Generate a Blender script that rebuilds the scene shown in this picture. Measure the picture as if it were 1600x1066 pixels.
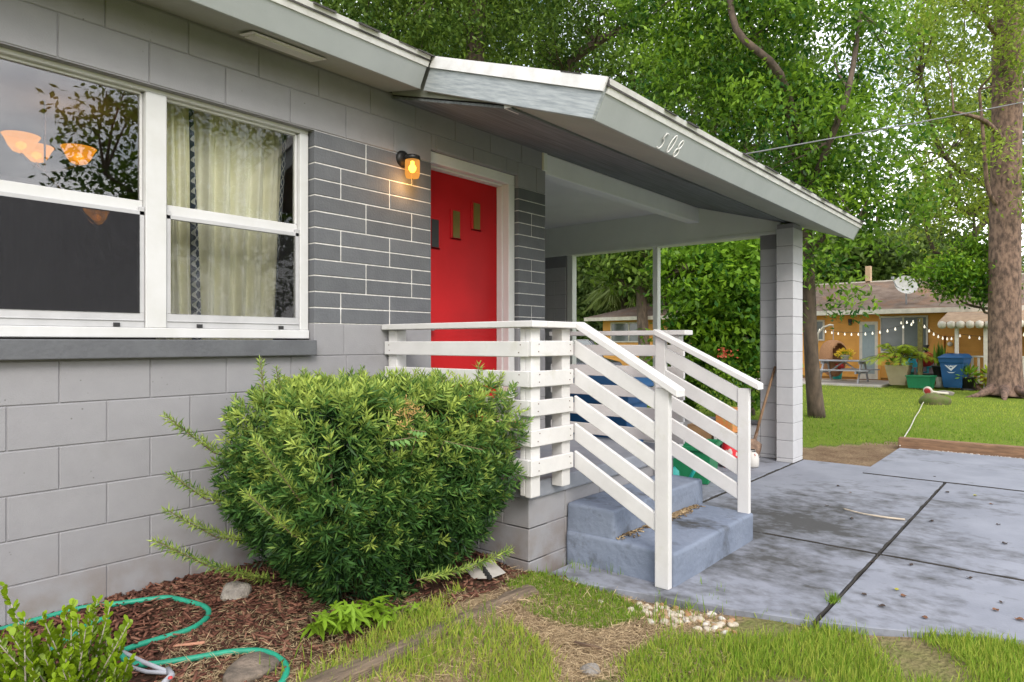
import bpy, bmesh, math, random
import numpy as np
from mathutils import Matrix, Vector
R = math.radians
for o in list(bpy.data.objects): bpy.data.objects.remove(o)
scene = bpy.context.scene
COL = scene.collection

# ------------------------------------------------------------------ camera
FPX, HOR, YAW, DW, HC = 1045.0, 535.5, R(40.13), 3.666, 1.38
cam = bpy.data.cameras.new('camera'); camo = bpy.data.objects.new('camera', cam); COL.objects.link(camo)
camo.location = (0, -DW, HC); camo.rotation_euler = (R(90), 0, YAW - R(90))
cam.sensor_width = 36; cam.lens = FPX / 1600 * 36; cam.shift_y = 2.5 / 1600; cam.clip_end = 2000; cam.clip_start = .05
scene.camera = camo
scene.render.resolution_x, scene.render.resolution_y = 1024, 682

# ------------------------------------------------------------------ sky, sun, exposure
SUN_EL, SUN_AZ = R(36), R(-125)          # azimuth of the sun measured from +x towards +y
w = bpy.data.worlds.new('World'); scene.world = w; w.use_nodes = True
nt = w.node_tree; nt.nodes.clear()
sky = nt.nodes.new('ShaderNodeTexSky'); sky.sky_type = 'NISHITA'; sky.sun_disc = False
sky.sun_elevation = SUN_EL; sky.sun_rotation = R(90) - SUN_AZ
sky.air_density = 1.3; sky.dust_density = 2.0
tc = nt.nodes.new('ShaderNodeTexCoord'); mp = nt.nodes.new('ShaderNodeMapping'); mp.inputs['Scale'].default_value = (1, 1, 2.2)
nz = nt.nodes.new('ShaderNodeTexNoise'); nz.inputs['Scale'].default_value = 2.4; nz.inputs['Detail'].default_value = 8; nz.inputs['Roughness'].default_value = .62
rp = nt.nodes.new('ShaderNodeValToRGB'); rp.color_ramp.elements[0].position = .34; rp.color_ramp.elements[1].position = .62
mx = nt.nodes.new('ShaderNodeMix'); mx.data_type = 'RGBA'
bgn = nt.nodes.new('ShaderNodeBackground'); bgn.inputs['Strength'].default_value = .15
out = nt.nodes.new('ShaderNodeOutputWorld')
L = nt.links.new
L(tc.outputs['Generated'], mp.inputs['Vector']); L(mp.outputs['Vector'], nz.inputs['Vector']); L(nz.outputs['Fac'], rp.inputs['Fac'])
L(rp.outputs['Color'], mx.inputs['Factor']); L(sky.outputs['Color'], mx.inputs['A']); mx.inputs['B'].default_value = (13.5, 13.4, 13.8, 1)
L(mx.outputs['Result'], bgn.inputs['Color']); L(bgn.outputs['Background'], out.inputs['Surface'])
sl = bpy.data.lights.new('sun', 'SUN'); sl.energy = 1.4; sl.angle = R(20); sl.color = (1, .95, .88)
so = bpy.data.objects.new('sun', sl); COL.objects.link(so)
sdir = Vector((math.cos(SUN_EL) * math.cos(SUN_AZ), math.cos(SUN_EL) * math.sin(SUN_AZ), math.sin(SUN_EL)))
so.rotation_euler = sdir.to_track_quat('Z', 'Y').to_euler(); so.location = sdir * 40
vs = scene.view_settings; vs.view_transform = 'Standard'; vs.look = 'None'; vs.gamma = 1; vs.use_curve_mapping = False
vs.exposure = 0.58
scene.cycles.diffuse_bounces = 10; scene.cycles.max_bounces = 14

# ------------------------------------------------------------------ pixel helpers (photo is 1600 px wide)
def ang(px): th = math.atan((px - 800) / FPX); return th, YAW - th
def wall(px, py, y=0.0):
    th, ph = ang(px); d = (DW + y) / math.sin(ph); return Vector((d * math.cos(ph), y, HC + (HOR - py) / FPX * d * math.cos(th)))
def atx(px, py, x):
    th, ph = ang(px); d = x / math.cos(ph); return Vector((x, d * math.sin(ph) - DW, HC + (HOR - py) / FPX * d * math.cos(th)))
def gnd(px, py, z=0.0):
    th, ph = ang(px); d = FPX * (HC - z) / (py - HOR) / math.cos(th); return Vector((d * math.cos(ph), d * math.sin(ph) - DW, z))
def dep(px, py, c):
    th, ph = ang(px); d = c / math.cos(th); return Vector((d * math.cos(ph), d * math.sin(ph) - DW, HC + (HOR - py) / FPX * c))

# ------------------------------------------------------------------ object helpers
def tag(o, label=None, cat=None, group=None, kind=None):
    if label: o['label'] = label
    if cat: o['category'] = cat
    if group: o['group'] = group
    if kind: o['kind'] = kind
    return o
def link(name, me, mat=None, parent=None, loc=None):
    o = bpy.data.objects.new(name, me); COL.objects.link(o)
    if mat is not None and me is not None and not me.materials: me.materials.append(mat)
    if loc is not None: o.location = loc
    if parent is not None:
        o.parent = parent
        if parent.type == 'EMPTY': o.matrix_parent_inverse = Matrix.Translation(-Vector(parent.location))
    return o
def thing(name, loc, label, cat, group=None):
    e = bpy.data.objects.new(name, None); COL.objects.link(e); e.location = loc; e.empty_display_size = .1
    return tag(e, label, cat, group)
class MB:
    def __init__(s): s.v = []; s.f = []
    def add(s, vs, fs, M=None):
        n = len(s.v)
        s.v += [tuple(M @ Vector(p)) if M is not None else tuple(p) for p in vs]
        s.f += [tuple(i + n for i in f) for f in fs]; return s
    def box(s, x0, x1, y0, y1, z0, z1, M=None):
        return s.add([(x0, y0, z0), (x1, y0, z0), (x1, y1, z0), (x0, y1, z0), (x0, y0, z1), (x1, y0, z1), (x1, y1, z1), (x0, y1, z1)],
                     [(3, 2, 1, 0), (4, 5, 6, 7), (0, 1, 5, 4), (1, 2, 6, 5), (2, 3, 7, 6), (3, 0, 4, 7)], M)
    def prism(s, pts, ext, M=None):            # planar polygon pts extruded by vector ext
        n = len(pts); e = Vector(ext); p = [Vector(q) for q in pts]
        return s.add([*p, *[q + e for q in p]], [tuple(range(n))[::-1], tuple(range(n, 2 * n))] + [(i, (i + 1) % n, n + (i + 1) % n, n + i) for i in range(n)], M)
    def tube(s, path, r, n=8, cap=True, M=None, seed=None):
        P = [Vector(p) for p in path]; m = len(P); rr = [r] * m if not hasattr(r, '__len__') else list(r)
        vs = []; fs = []; ref = Vector((0.31, .17, .93)).normalized()
        for i in range(m):
            t = (P[min(i + 1, m - 1)] - P[max(i - 1, 0)]).normalized()
            a = ref - t * ref.dot(t)
            if a.length < .05: a = t.orthogonal()
            a.normalize(); ref = a; b = t.cross(a)
            for k in range(n):
                q = 2 * math.pi * k / n; vs.append(P[i] + (a * math.cos(q) + b * math.sin(q)) * rr[i])
        for i in range(m - 1):
            for k in range(n):
                fs.append((i * n + k, i * n + (k + 1) % n, (i + 1) * n + (k + 1) % n, (i + 1) * n + k))
        if cap: fs += [tuple(range(n))[::-1], tuple(range((m - 1) * n, m * n))]
        return s.add(vs, fs, M)
    def lathe(s, prof, c=(0, 0, 0), n=20, M=None, a0=0, a1=2 * math.pi):
        full = abs(a1 - a0 - 2 * math.pi) < 1e-6; k_ = n if full else n + 1; vs = []; fs = []; m = len(prof)
        for (r, z) in prof:
            for k in range(k_):
                q = a0 + (a1 - a0) * k / n; vs.append((c[0] + r * math.cos(q), c[1] + r * math.sin(q), c[2] + z))
        for i in range(m - 1):
            for k in range(n):
                k2 = (k + 1) % k_; fs.append((i * k_ + k, i * k_ + k2, (i + 1) * k_ + k2, (i + 1) * k_ + k))
        return s.add(vs, fs, M)
    def mesh(s, name, bevel=0, seg=1, smooth=False):
        me = bpy.data.meshes.new(name); me.from_pydata([tuple(p) for p in s.v], [], s.f)
        bm = bmesh.new(); bm.from_mesh(me)
        bmesh.ops.recalc_face_normals(bm, faces=bm.faces)
        if bevel: bmesh.ops.bevel(bm, geom=[e for e in bm.edges if len(e.link_faces) == 2 and e.calc_face_angle(0) > .5], offset=bevel, segments=seg, affect='EDGES', profile=.6, clamp_overlap=True)
        bm.to_mesh(me); bm.free()
        if smooth: me.polygons.foreach_set('use_smooth', [True] * len(me.polygons))
        return me
    def build(s, name, mat, parent=None, bevel=0, seg=1, smooth=False, loc=None):
        return link(name, s.mesh(name, bevel, seg, smooth), mat, parent, loc)
def npmesh(name, V, F, tint=None, smooth=False):
    V = np.asarray(V, np.float32); F = np.asarray(F, np.int32); k = F.shape[1]
    me = bpy.data.meshes.new(name); me.vertices.add(len(V)); me.vertices.foreach_set('co', V.ravel())
    me.loops.add(F.size); me.loops.foreach_set('vertex_index', F.ravel()); me.polygons.add(len(F))
    me.polygons.foreach_set('loop_start', np.arange(len(F), dtype=np.int32) * k)
    if tint is not None:
        a = me.attributes.new('tint', 'FLOAT', 'POINT'); a.data.foreach_set('value', np.asarray(tint, np.float32))
    me.update(calc_edges=True); me.validate()
    if smooth: me.polygons.foreach_set('use_smooth', [True] * len(me.polygons))
    return me
rng = np.random.default_rng(7); random.seed(7)
def unit(a): return a / np.maximum(np.linalg.norm(a, axis=-1, keepdims=True), 1e-9)
def oval_mesh(name, C, D, N, ln, wd, tint, fold=.0):
    """rounded leaves with six corners"""
    n = len(C); D = unit(D); S = unit(np.cross(D, N)); U = np.cross(S, D); ln = np.broadcast_to(ln, (n,))[:, None]; wd = np.broadcast_to(wd, (n,))[:, None]
    q = lambda u, s: C + D * ln * u + S * wd * .5 * s + U * fold * wd * abs(s)
    V = np.stack([C, q(.35, .8), q(.72, 1), q(.97, .42), q(.97, -.42), q(.72, -1), q(.35, -.8)], 1).reshape(-1, 3)
    return npmesh(name, V, np.arange(7 * n).reshape(n, 7), np.repeat(tint, 7))
def leaf_mesh(name, C, D, N, ln, wd, tint, fold=.0):
    """diamond leaves: base C, direction D, side from N, arrays of lengths/widths"""
    n = len(C); D = unit(D); S = unit(np.cross(D, N)); U = np.cross(S, D)
    ln = np.broadcast_to(ln, (n,))[:, None]; wd = np.broadcast_to(wd, (n,))[:, None]
    V = np.stack([C, C + D * ln * .45 + S * wd * .5 + U * fold * wd, C + D * ln, C + D * ln * .45 - S * wd * .5 + U * fold * wd], 1).reshape(-1, 3)
    return npmesh(name, V, np.arange(4 * n).reshape(n, 4), np.repeat(tint, 4))

# ------------------------------------------------------------------ materials
MATS = {}
def mat(name, c1, c2=None, rough=.7, scale=6., detail=5., bump=0., bscale=None, spec=.4, metal=0., stretch=(1, 1, 1), lo=.35, hi=.65, emit=None, es=0., rnd=0., grime=None, gscale=1.5, glo=.55, ghi=.75, prerot=None):
    m = bpy.data.materials.new(name); m.use_nodes = True; t = m.node_tree; p = t.nodes['Principled BSDF']; l = t.links.new
    p.inputs['Roughness'].default_value = rough; p.inputs['Metallic'].default_value = metal; p.inputs['Specular IOR Level'].default_value = spec
    c1 = (*c1, 1); c2 = (*c2, 1) if c2 else tuple(x * .8 for x in c1[:3]) + (1,)
    g = t.nodes.new('ShaderNodeNewGeometry'); mpn = t.nodes.new('ShaderNodeMapping'); mpn.inputs['Scale'].default_value = stretch
    if prerot:
        mpr = t.nodes.new('ShaderNodeMapping'); mpr.inputs['Rotation'].default_value = prerot; l(g.outputs['Position'], mpr.inputs['Vector']); l(mpr.outputs['Vector'], mpn.inputs['Vector'])
    else: l(g.outputs['Position'], mpn.inputs['Vector'])
    n = t.nodes.new('ShaderNodeTexNoise'); n.inputs['Scale'].default_value = scale; n.inputs['Detail'].default_value = detail; n.inputs['Roughness'].default_value = .6
    l(mpn.outputs['Vector'], n.inputs['Vector'])
    r = t.nodes.new('ShaderNodeValToRGB'); r.color_ramp.elements[0].position = lo; r.color_ramp.elements[1].position = hi
    r.color_ramp.elements[0].color = c2; r.color_ramp.elements[1].color = c1; l(n.outputs['Fac'], r.inputs['Fac'])
    col = r.outputs['Color']
    if rnd:
        oi = t.nodes.new('ShaderNodeObjectInfo'); mr = t.nodes.new('ShaderNodeMapRange'); mr.inputs['To Min'].default_value = 1 - rnd; mr.inputs['To Max'].default_value = 1 + rnd
        l(oi.outputs['Random'], mr.inputs['Value']); h = t.nodes.new('ShaderNodeHueSaturation'); l(mr.outputs['Result'], h.inputs['Value']); l(col, h.inputs['Color']); col = h.outputs['Color']
    if grime:
        n2 = t.nodes.new('ShaderNodeTexNoise'); n2.inputs['Scale'].default_value = gscale; n2.inputs['Detail'].default_value = 9; n2.inputs['Roughness'].default_value = .68
        mpg = t.nodes.new('ShaderNodeMapping'); mpg.inputs['Location'].default_value = (3.1, 7.7, 1.3); l(g.outputs['Position'], mpg.inputs['Vector']); l(mpg.outputs['Vector'], n2.inputs['Vector'])
        r2 = t.nodes.new('ShaderNodeMapRange'); r2.inputs['From Min'].default_value = glo; r2.inputs['From Max'].default_value = ghi; l(n2.outputs['Fac'], r2.inputs['Value'])
        mm = t.nodes.new('ShaderNodeMix'); mm.data_type = 'RGBA'; l(r2.outputs['Result'], mm.inputs['Factor']); l(col, mm.inputs['A']); mm.inputs['B'].default_value = (*grime, 1); col = mm.outputs['Result']
    l(col, p.inputs['Base Color'])
    if bump:
        n3 = t.nodes.new('ShaderNodeTexNoise'); n3.inputs['Scale'].default_value = bscale or scale * 6; n3.inputs['Detail'].default_value = 6; l(mpn.outputs['Vector'], n3.inputs['Vector'])
        b = t.nodes.new('ShaderNodeBump'); b.inputs['Strength'].default_value = bump; b.inputs['Distance'].default_value = .02; l(n3.outputs['Fac'], b.inputs['Height']); l(b.outputs['Normal'], p.inputs['Normal'])
    if emit: p.inputs['Emission Color'].default_value = (*emit, 1); p.inputs['Emission Strength'].default_value = es
    MATS[name] = m; return m
def leafmat(name, dark, light, trans=.3, rough=.45, extra=None):
    """leaf colour runs from dark to light along the stored 'tint' (leaf age, plus some painted light and shade) with a random step per leaf"""
    m = bpy.data.materials.new(name); m.use_nodes = True; t = m.node_tree; p = t.nodes['Principled BSDF']; l = t.links.new; o = t.nodes['Material Output']
    a = t.nodes.new('ShaderNodeAttribute'); a.attribute_name = 'tint'; g = t.nodes.new('ShaderNodeNewGeometry')
    ad = t.nodes.new('ShaderNodeMath'); ad.operation = 'MULTIPLY_ADD'; ad.inputs[1].default_value = .35; l(g.outputs['Random Per Island'], ad.inputs[0]); l(a.outputs['Fac'], ad.inputs[2])
    r = t.nodes.new('ShaderNodeValToRGB'); e = r.color_ramp.elements; e[0].position = .1; e[0].color = (*dark, 1); e[1].position = 1.1 if False else 1.0; e[1].color = (*light, 1)
    if extra: q = e.new(extra[0]); q.color = (*extra[1], 1)
    l(ad.outputs['Value'], r.inputs['Fac']); l(r.outputs['Color'], p.inputs['Base Color']); p.inputs['Roughness'].default_value = rough + .06; p.inputs['Specular IOR Level'].default_value = .22
    tr = t.nodes.new('ShaderNodeBsdfTranslucent'); l(r.outputs['Color'], tr.inputs['Color']); mxs = t.nodes.new('ShaderNodeMixShader'); mxs.inputs[0].default_value = trans
    l(p.outputs['BSDF'], mxs.inputs[1]); l(tr.outputs['BSDF'], mxs.inputs[2]); l(mxs.outputs['Shader'], o.inputs['Surface'])
    MATS[name] = m; return m
def glassmat(name, ior=1.5, tint=(1, 1, 1), extra=0.0):
    m = bpy.data.materials.new(name); m.use_nodes = True; t = m.node_tree; t.nodes.clear(); l = t.links.new
    o = t.nodes.new('ShaderNodeOutputMaterial'); tr = t.nodes.new('ShaderNodeBsdfTransparent'); tr.inputs['Color'].default_value = (*tint, 1)
    gl = t.nodes.new('ShaderNodeBsdfGlossy'); gl.inputs['Roughness'].default_value = .01; fr = t.nodes.new('ShaderNodeFresnel'); fr.inputs['IOR'].default_value = ior
    ms = t.nodes.new('ShaderNodeMixShader'); l(fr.outputs['Fac'], ms.inputs[0]); l(tr.outputs['BSDF'], ms.inputs[1]); l(gl.outputs['BSDF'], ms.inputs[2]); l(ms.outputs['Shader'], o.inputs['Surface'])
    MATS[name] = m; return m
def emat(name, c, s):
    m = bpy.data.materials.new(name); m.use_nodes = True; p = m.node_tree.nodes['Principled BSDF']; p.inputs['Base Color'].default_value = (*c, 1)
    p.inputs['Emission Color'].default_value = (*c, 1); p.inputs['Emission Strength'].default_value = s; MATS[name] = m; return m

m_wall = mat('painted_block', (.278, .275, .287), (.26, .257, .27), rough=.72, scale=9, bump=.10, bscale=150, rnd=.02, grime=(.215, .21, .205), gscale=2.6, glo=.55, ghi=.9)
m_colw = mat('painted_column_block', (.47, .47, .485), (.44, .44, .455), rough=.72, scale=9, bump=.08, bscale=150, rnd=.02)
m_wallback = mat('painted_mortar', (.265, .26, .275), (.24, .235, .25), rough=.8)
m_brick = mat('grey_painted_brick', (.125, .131, .142), (.105, .11, .122), rough=.65, scale=7, bump=.2, bscale=70, rnd=.10)
def weather(m, z0=.05, z1=.42):
    """soil splash at the foot of a wall and small pits in its paint"""
    t = m.node_tree; p = t.nodes['Principled BSDF']; l = t.links.new; src = p.inputs['Base Color'].links[0].from_socket; g = t.nodes.new('ShaderNodeNewGeometry'); s = t.nodes.new('ShaderNodeSeparateXYZ'); l(g.outputs['Position'], s.inputs[0])
    def noise(sc, d):
        n = t.nodes.new('ShaderNodeTexNoise'); n.inputs['Scale'].default_value = sc; n.inputs['Detail'].default_value = d; l(g.outputs['Position'], n.inputs['Vector']); return n.outputs['Fac']
    def rng_(v, a, b, c, d):
        n = t.nodes.new('ShaderNodeMapRange'); n.inputs['From Min'].default_value = a; n.inputs['From Max'].default_value = b; n.inputs['To Min'].default_value = c; n.inputs['To Max'].default_value = d; l(v, n.inputs['Value']); return n.outputs['Result']
    def mul(a, b): n = t.nodes.new('ShaderNodeMath'); n.operation = 'MULTIPLY'; l(a, n.inputs[0]); l(b, n.inputs[1]); return n.outputs[0]
    f = mul(rng_(s.outputs['Z'], z0, z1, .75, 0), rng_(noise(7, 9), .4, .68, 0, 1))
    def mixc(a, fac, c): n = t.nodes.new('ShaderNodeMix'); n.data_type = 'RGBA'; l(fac, n.inputs['Factor']); l(a, n.inputs['A']); n.inputs['B'].default_value = (*c, 1); return n.outputs['Result']
    c = mixc(src, f, (.17, .125, .095)); v = t.nodes.new('ShaderNodeTexVoronoi'); v.inputs['Scale'].default_value = 21; l(g.outputs['Position'], v.inputs['Vector'])
    c = mixc(c, mul(rng_(v.outputs['Distance'], .05, .11, .8, 0), rng_(noise(5, 3), .55, .62, 0, 1)), (.10, .095, .09)); l(c, p.inputs['Base Color']); return m
weather(m_wall)
m_mortar = mat('white_mortar', (.68, .67, .65), (.5, .49, .47), rough=.85, scale=30)
m_white = mat('white_paint', (.72, .71, .70), (.66, .65, .63), rough=.5, scale=4, bump=.08, bscale=40)
m_vinyl = mat('window_frame_paint', (.60, .60, .605), (.55, .55, .54), rough=.45, scale=6, grime=(.42, .36, .27), gscale=11, glo=.68, ghi=.8)
m_alu = mat('sash_metal', (.48, .48, .49), (.42, .42, .43), rough=.45, scale=8)
m_rail = mat('weathered_white_rail', (.63, .62, .61), (.57, .56, .55), rough=.6, scale=5, bump=.06, bscale=60, rnd=.03, grime=(.45, .44, .34), gscale=4.0, glo=.58, ghi=.88)
m_sill = mat('dark_sill_paint', (.115, .12, .13), (.095, .098, .108), rough=.55, scale=8, bump=.15, grime=(.28, .28, .27), gscale=10, glo=.72, ghi=.8)
m_fascia = mat('fascia_grey', (.38, .405, .405), (.35, .375, .375), rough=.6, scale=4, bump=.05)
m_fasciaw = mat('weathered_fascia_board', (.40, .43, .44), (.24, .27, .285), rough=.75, scale=5, detail=9, bump=.05, bscale=14, stretch=(1, 1.3, 13), lo=.34, hi=.64, prerot=(-.344, 0, 0))
m_drip = mat('white_drip_edge', (.74, .74, .73), (.60, .59, .57), rough=.45, scale=9, grime=(.26, .24, .21), gscale=13, glo=.64, ghi=.8)
m_soffit = mat('grey_green_soffit', (.36, .37, .32), (.32, .33, .29), rough=.75, scale=4, bump=.05)
m_plywood = mat('weathered_dark_soffit', (.215, .232, .24), (.11, .12, .126), rough=.8, scale=3.5, detail=9, bump=.1, bscale=10, stretch=(.6, 9, 9), lo=.35, hi=.68)
m_roofsh = mat('roof_shingle', (.075, .07, .066), (.04, .038, .036), rough=.95, scale=25, bump=.5)
m_ceil = mat('carport_ceiling_paint', (.82, .82, .83), (.78, .78, .79), rough=.7, scale=3)
m_hdr = mat('carport_header_paint', (.78, .80, .76), (.74, .76, .72), rough=.7, scale=3)
m_red = mat('red_door_paint', (.50, .010, .014), (.42, .008, .011), rough=.5, scale=2.5, bump=.03, spec=.2)
m_black = mat('black_metal', (.015, .014, .013), (.01, .01, .01), rough=.45, scale=9)
m_dark = mat('dark_plastic', (.03, .03, .032), rough=.5)
m_room = mat('room_plaster', (.16, .14, .115), (.13, .115, .095), rough=.9, scale=2)
m_floorw = mat('room_floor_wood', (.14, .08, .05), (.09, .05, .03), rough=.5, stretch=(1, 8, 1))
m_olive = mat('dark_amber_glass', (.17, .13, .03), (.13, .10, .025), rough=.12, spec=.6)
def concmat(name, c1, c2, patch, lo, hi, bump=.12, bscale=60):
    """painted concrete with blotchy mildew that has fine broken edges"""
    m = mat(name, c1, c2, rough=.78, spec=.2, scale=2.2, detail=9, bump=bump, bscale=bscale); t = m.node_tree; p = t.nodes['Principled BSDF']; l = t.links.new
    src = p.inputs['Base Color'].links[0].from_socket; g = t.nodes.new('ShaderNodeNewGeometry'); fs = []
    for sc, st, loc in ((.8, (1.0, .8, 1), (1.2, 3.4, 0)), (2.4, (1.5, .9, 1), (5, 1, 0)), (11, (1.2, .9, 1), (2, 8, 0))):
        mp_ = t.nodes.new('ShaderNodeMapping'); mp_.inputs['Scale'].default_value = st; mp_.inputs['Location'].default_value = loc; l(g.outputs['Position'], mp_.inputs['Vector'])
        n = t.nodes.new('ShaderNodeTexNoise'); n.inputs['Scale'].default_value = sc; n.inputs['Detail'].default_value = 7; n.inputs['Roughness'].default_value = .6; l(mp_.outputs['Vector'], n.inputs['Vector']); fs.append(n.outputs['Fac'])
    def mth(op, a, b):
        n = t.nodes.new('ShaderNodeMath'); n.operation = op
        for i, q in enumerate((a, b)):
            if isinstance(q, (int, float)): n.inputs[i].default_value = q
            else: l(q, n.inputs[i])
        return n.outputs[0]
    v = mth('ADD', mth('ADD', mth('MULTIPLY', fs[0], .40), mth('MULTIPLY', fs[1], .34)), mth('MULTIPLY', fs[2], .26))
    if patch:                                                           # mildew grows where water drips off the eave
        s = t.nodes.new('ShaderNodeSeparateXYZ'); l(g.outputs['Position'], s.inputs[0]); dx = mth('MULTIPLY', mth('SUBTRACT', s.outputs['X'], patch[0]), 1 / patch[2]); dy = mth('MULTIPLY', mth('SUBTRACT', s.outputs['Y'], patch[1]), 1 / patch[3])
        r2 = mth('ADD', mth('MULTIPLY', dx, dx), mth('MULTIPLY', dy, dy)); v = mth('ADD', v, mth('SUBTRACT', mth('MULTIPLY', mth('POWER', 2.718, mth('MULTIPLY', r2, -1.0)), .15), .055))
    mr = t.nodes.new('ShaderNodeMapRange'); mr.inputs['From Min'].default_value = lo; mr.inputs['From Max'].default_value = hi; mr.inputs['To Max'].default_value = .88; l(v, mr.inputs['Value'])
    mm = t.nodes.new('ShaderNodeMix'); mm.data_type = 'RGBA'; l(mr.outputs['Result'], mm.inputs['Factor']); l(src, mm.inputs['A']); mm.inputs['B'].default_value = (.05, .048, .042, 1); l(mm.outputs['Result'], p.inputs['Base Color']); return m
m_conc = concmat('blue_grey_concrete', (.265, .278, .318), (.21, .222, .258), (4.9, -2.1, 1.9, .75), .47, .60)
m_step = concmat('blue_grey_step', (.20, .232, .295), (.15, .178, .235), None, .515, .61, .45, 22)
m_porch = mat('porch_slab_paint', (.26, .275, .31), (.20, .215, .25), rough=.7, scale=5, detail=8, bump=.15)
m_glass = glassmat('window_glass', 1.42); m_glassl = glassmat('reflective_window_glass', 1.8)
m_glass2 = glassmat('window_glass_far', 1.5)
m_wood = mat('old_timber', (.20, .125, .075), (.085, .055, .038), rough=.85, scale=5, detail=9, bump=.6, bscale=20, stretch=(2.5, 2.5, 12))
m_timber2 = mat('landscape_timber', (.30, .17, .095), (.18, .10, .06), rough=.85, scale=6, detail=8, bump=.4, stretch=(8, 1, 8))
m_bark = mat('bark', (.13, .095, .07), (.055, .042, .033), rough=.95, scale=9, detail=9, bump=.9, bscale=16, stretch=(1, 1, .35))
m_pine = mat('pine_bark', (.24, .155, .115), (.075, .05, .04), rough=.95, scale=11, detail=9, bump=1., bscale=15, stretch=(1, 1, .5), lo=.38, hi=.62)
m_twig = mat('twig', (.20, .15, .09), (.12, .09, .05), rough=.85, scale=20)
# ------------------------------------------------------------------ ground
def sstep(a, b, x): t = np.clip((x - a) / (b - a), 0, 1); return t * t * (3 - 2 * t)
def bedmask(x, y):      # raised planting bed along the house wall
    return sstep(-1.75, -1.2, y) * (1 - sstep(3.0, 3.35, x)) * (1 - sstep(.4, .9, y))
def gh(x, y):
    x = np.asarray(x, float); y = np.asarray(y, float)
    z = -.035 + bedmask(x, y) * (.075 + .06 * sstep(-1.2, 0, y))
    z = z + (.012 * np.sin(x * 5.1 + 1.7 * np.sin(y * 3.3)) + .010 * np.sin(y * 7.3 + x * 2.2)) * sstep(6, 3, np.hypot(x, y + 2))
    z = z + .02 * np.sin(x * .7) * np.sin(y * .6 + 1) * sstep(11, 14, x)
    z = z + .05 * sstep(2.3, .9, y + 4.6) * (1 - sstep(2.4, 4, x))
    return z
def pip(poly, x, y):
    r = np.zeros(x.shape, bool); n = len(poly)
    for i in range(n):
        x0, y0 = poly[i][:2]; x1, y1 = poly[(i + 1) % n][:2]
        c = ((y0 > y) != (y1 > y)) & (x < (x1 - x0) * (y - y0) / ((y1 - y0) or 1e-9) + x0); r ^= c
    return r
GP = lambda pts: [gnd(px, py, -.03) for px, py in pts]
grassA = GP([(330, 1300), (470, 1085), (560, 1030), (640, 990), (715, 945), (770, 960), (800, 985), (850, 1010), (900, 1040), (905, 1070), (930, 1300)])
grassB = GP([(790, 935), (835, 905), (880, 900), (915, 915), (965, 930), (1005, 948), (1000, 968), (930, 985), (860, 975), (810, 965)])
grassC = GP([(900, 1300), (900, 1075), (950, 1040), (1010, 1015), (1060, 985), (1125, 975), (1190, 962), (1290, 980), (1400, 992), (1600, 1006), (1900, 1030), (2300, 1300)])
farlawn = [(10.9, -30), (10.7, -1.6), (9.3, -.75), (9.0, 2.5), (8.6, 14), (-6, 40), (60, 40), (60, -30)]
def axis(*segs):
    a = []
    for s, e, st in segs: a += list(np.arange(s, e, st))
    return np.array(sorted(a + [segs[-1][1]]))
gx = axis((-300, -20, 20), (-20, -1, 1), (-1, 5.4, .07), (5.4, 26, .35), (26, 60, 2), (60, 400, 20))
gy = axis((-300, -20, 20), (-20, -4.5, .6), (-4.5, .3, .07), (.3, 16, .4), (16, 60, 2), (60, 400, 20))
X, Y = np.meshgrid(gx, gy); Zg = gh(X, Y)
lawn = np.zeros_like(X)
lawn[pip(farlawn, X, Y)] = 1
for p, v in ((grassA, .22), (grassB, .5), (grassC, .45)): lawn[pip(p, X, Y)] = v
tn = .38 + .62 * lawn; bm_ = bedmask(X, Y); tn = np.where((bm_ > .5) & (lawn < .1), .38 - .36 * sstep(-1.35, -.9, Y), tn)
tn = np.where((X < -1) & (Y < -2), .9, tn); tn = np.where((Y < -6) & (lawn < .1), .9, tn)
ny_, nx_ = X.shape; idx = np.arange(nx_ * ny_).reshape(ny_, nx_)
F = np.stack([idx[:-1, :-1], idx[:-1, 1:], idx[1:, 1:], idx[1:, :-1]], -1).reshape(-1, 4)
gme = npmesh('ground', np.stack([X, Y, Zg], -1).reshape(-1, 3), F, tn.ravel(), smooth=True)
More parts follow.
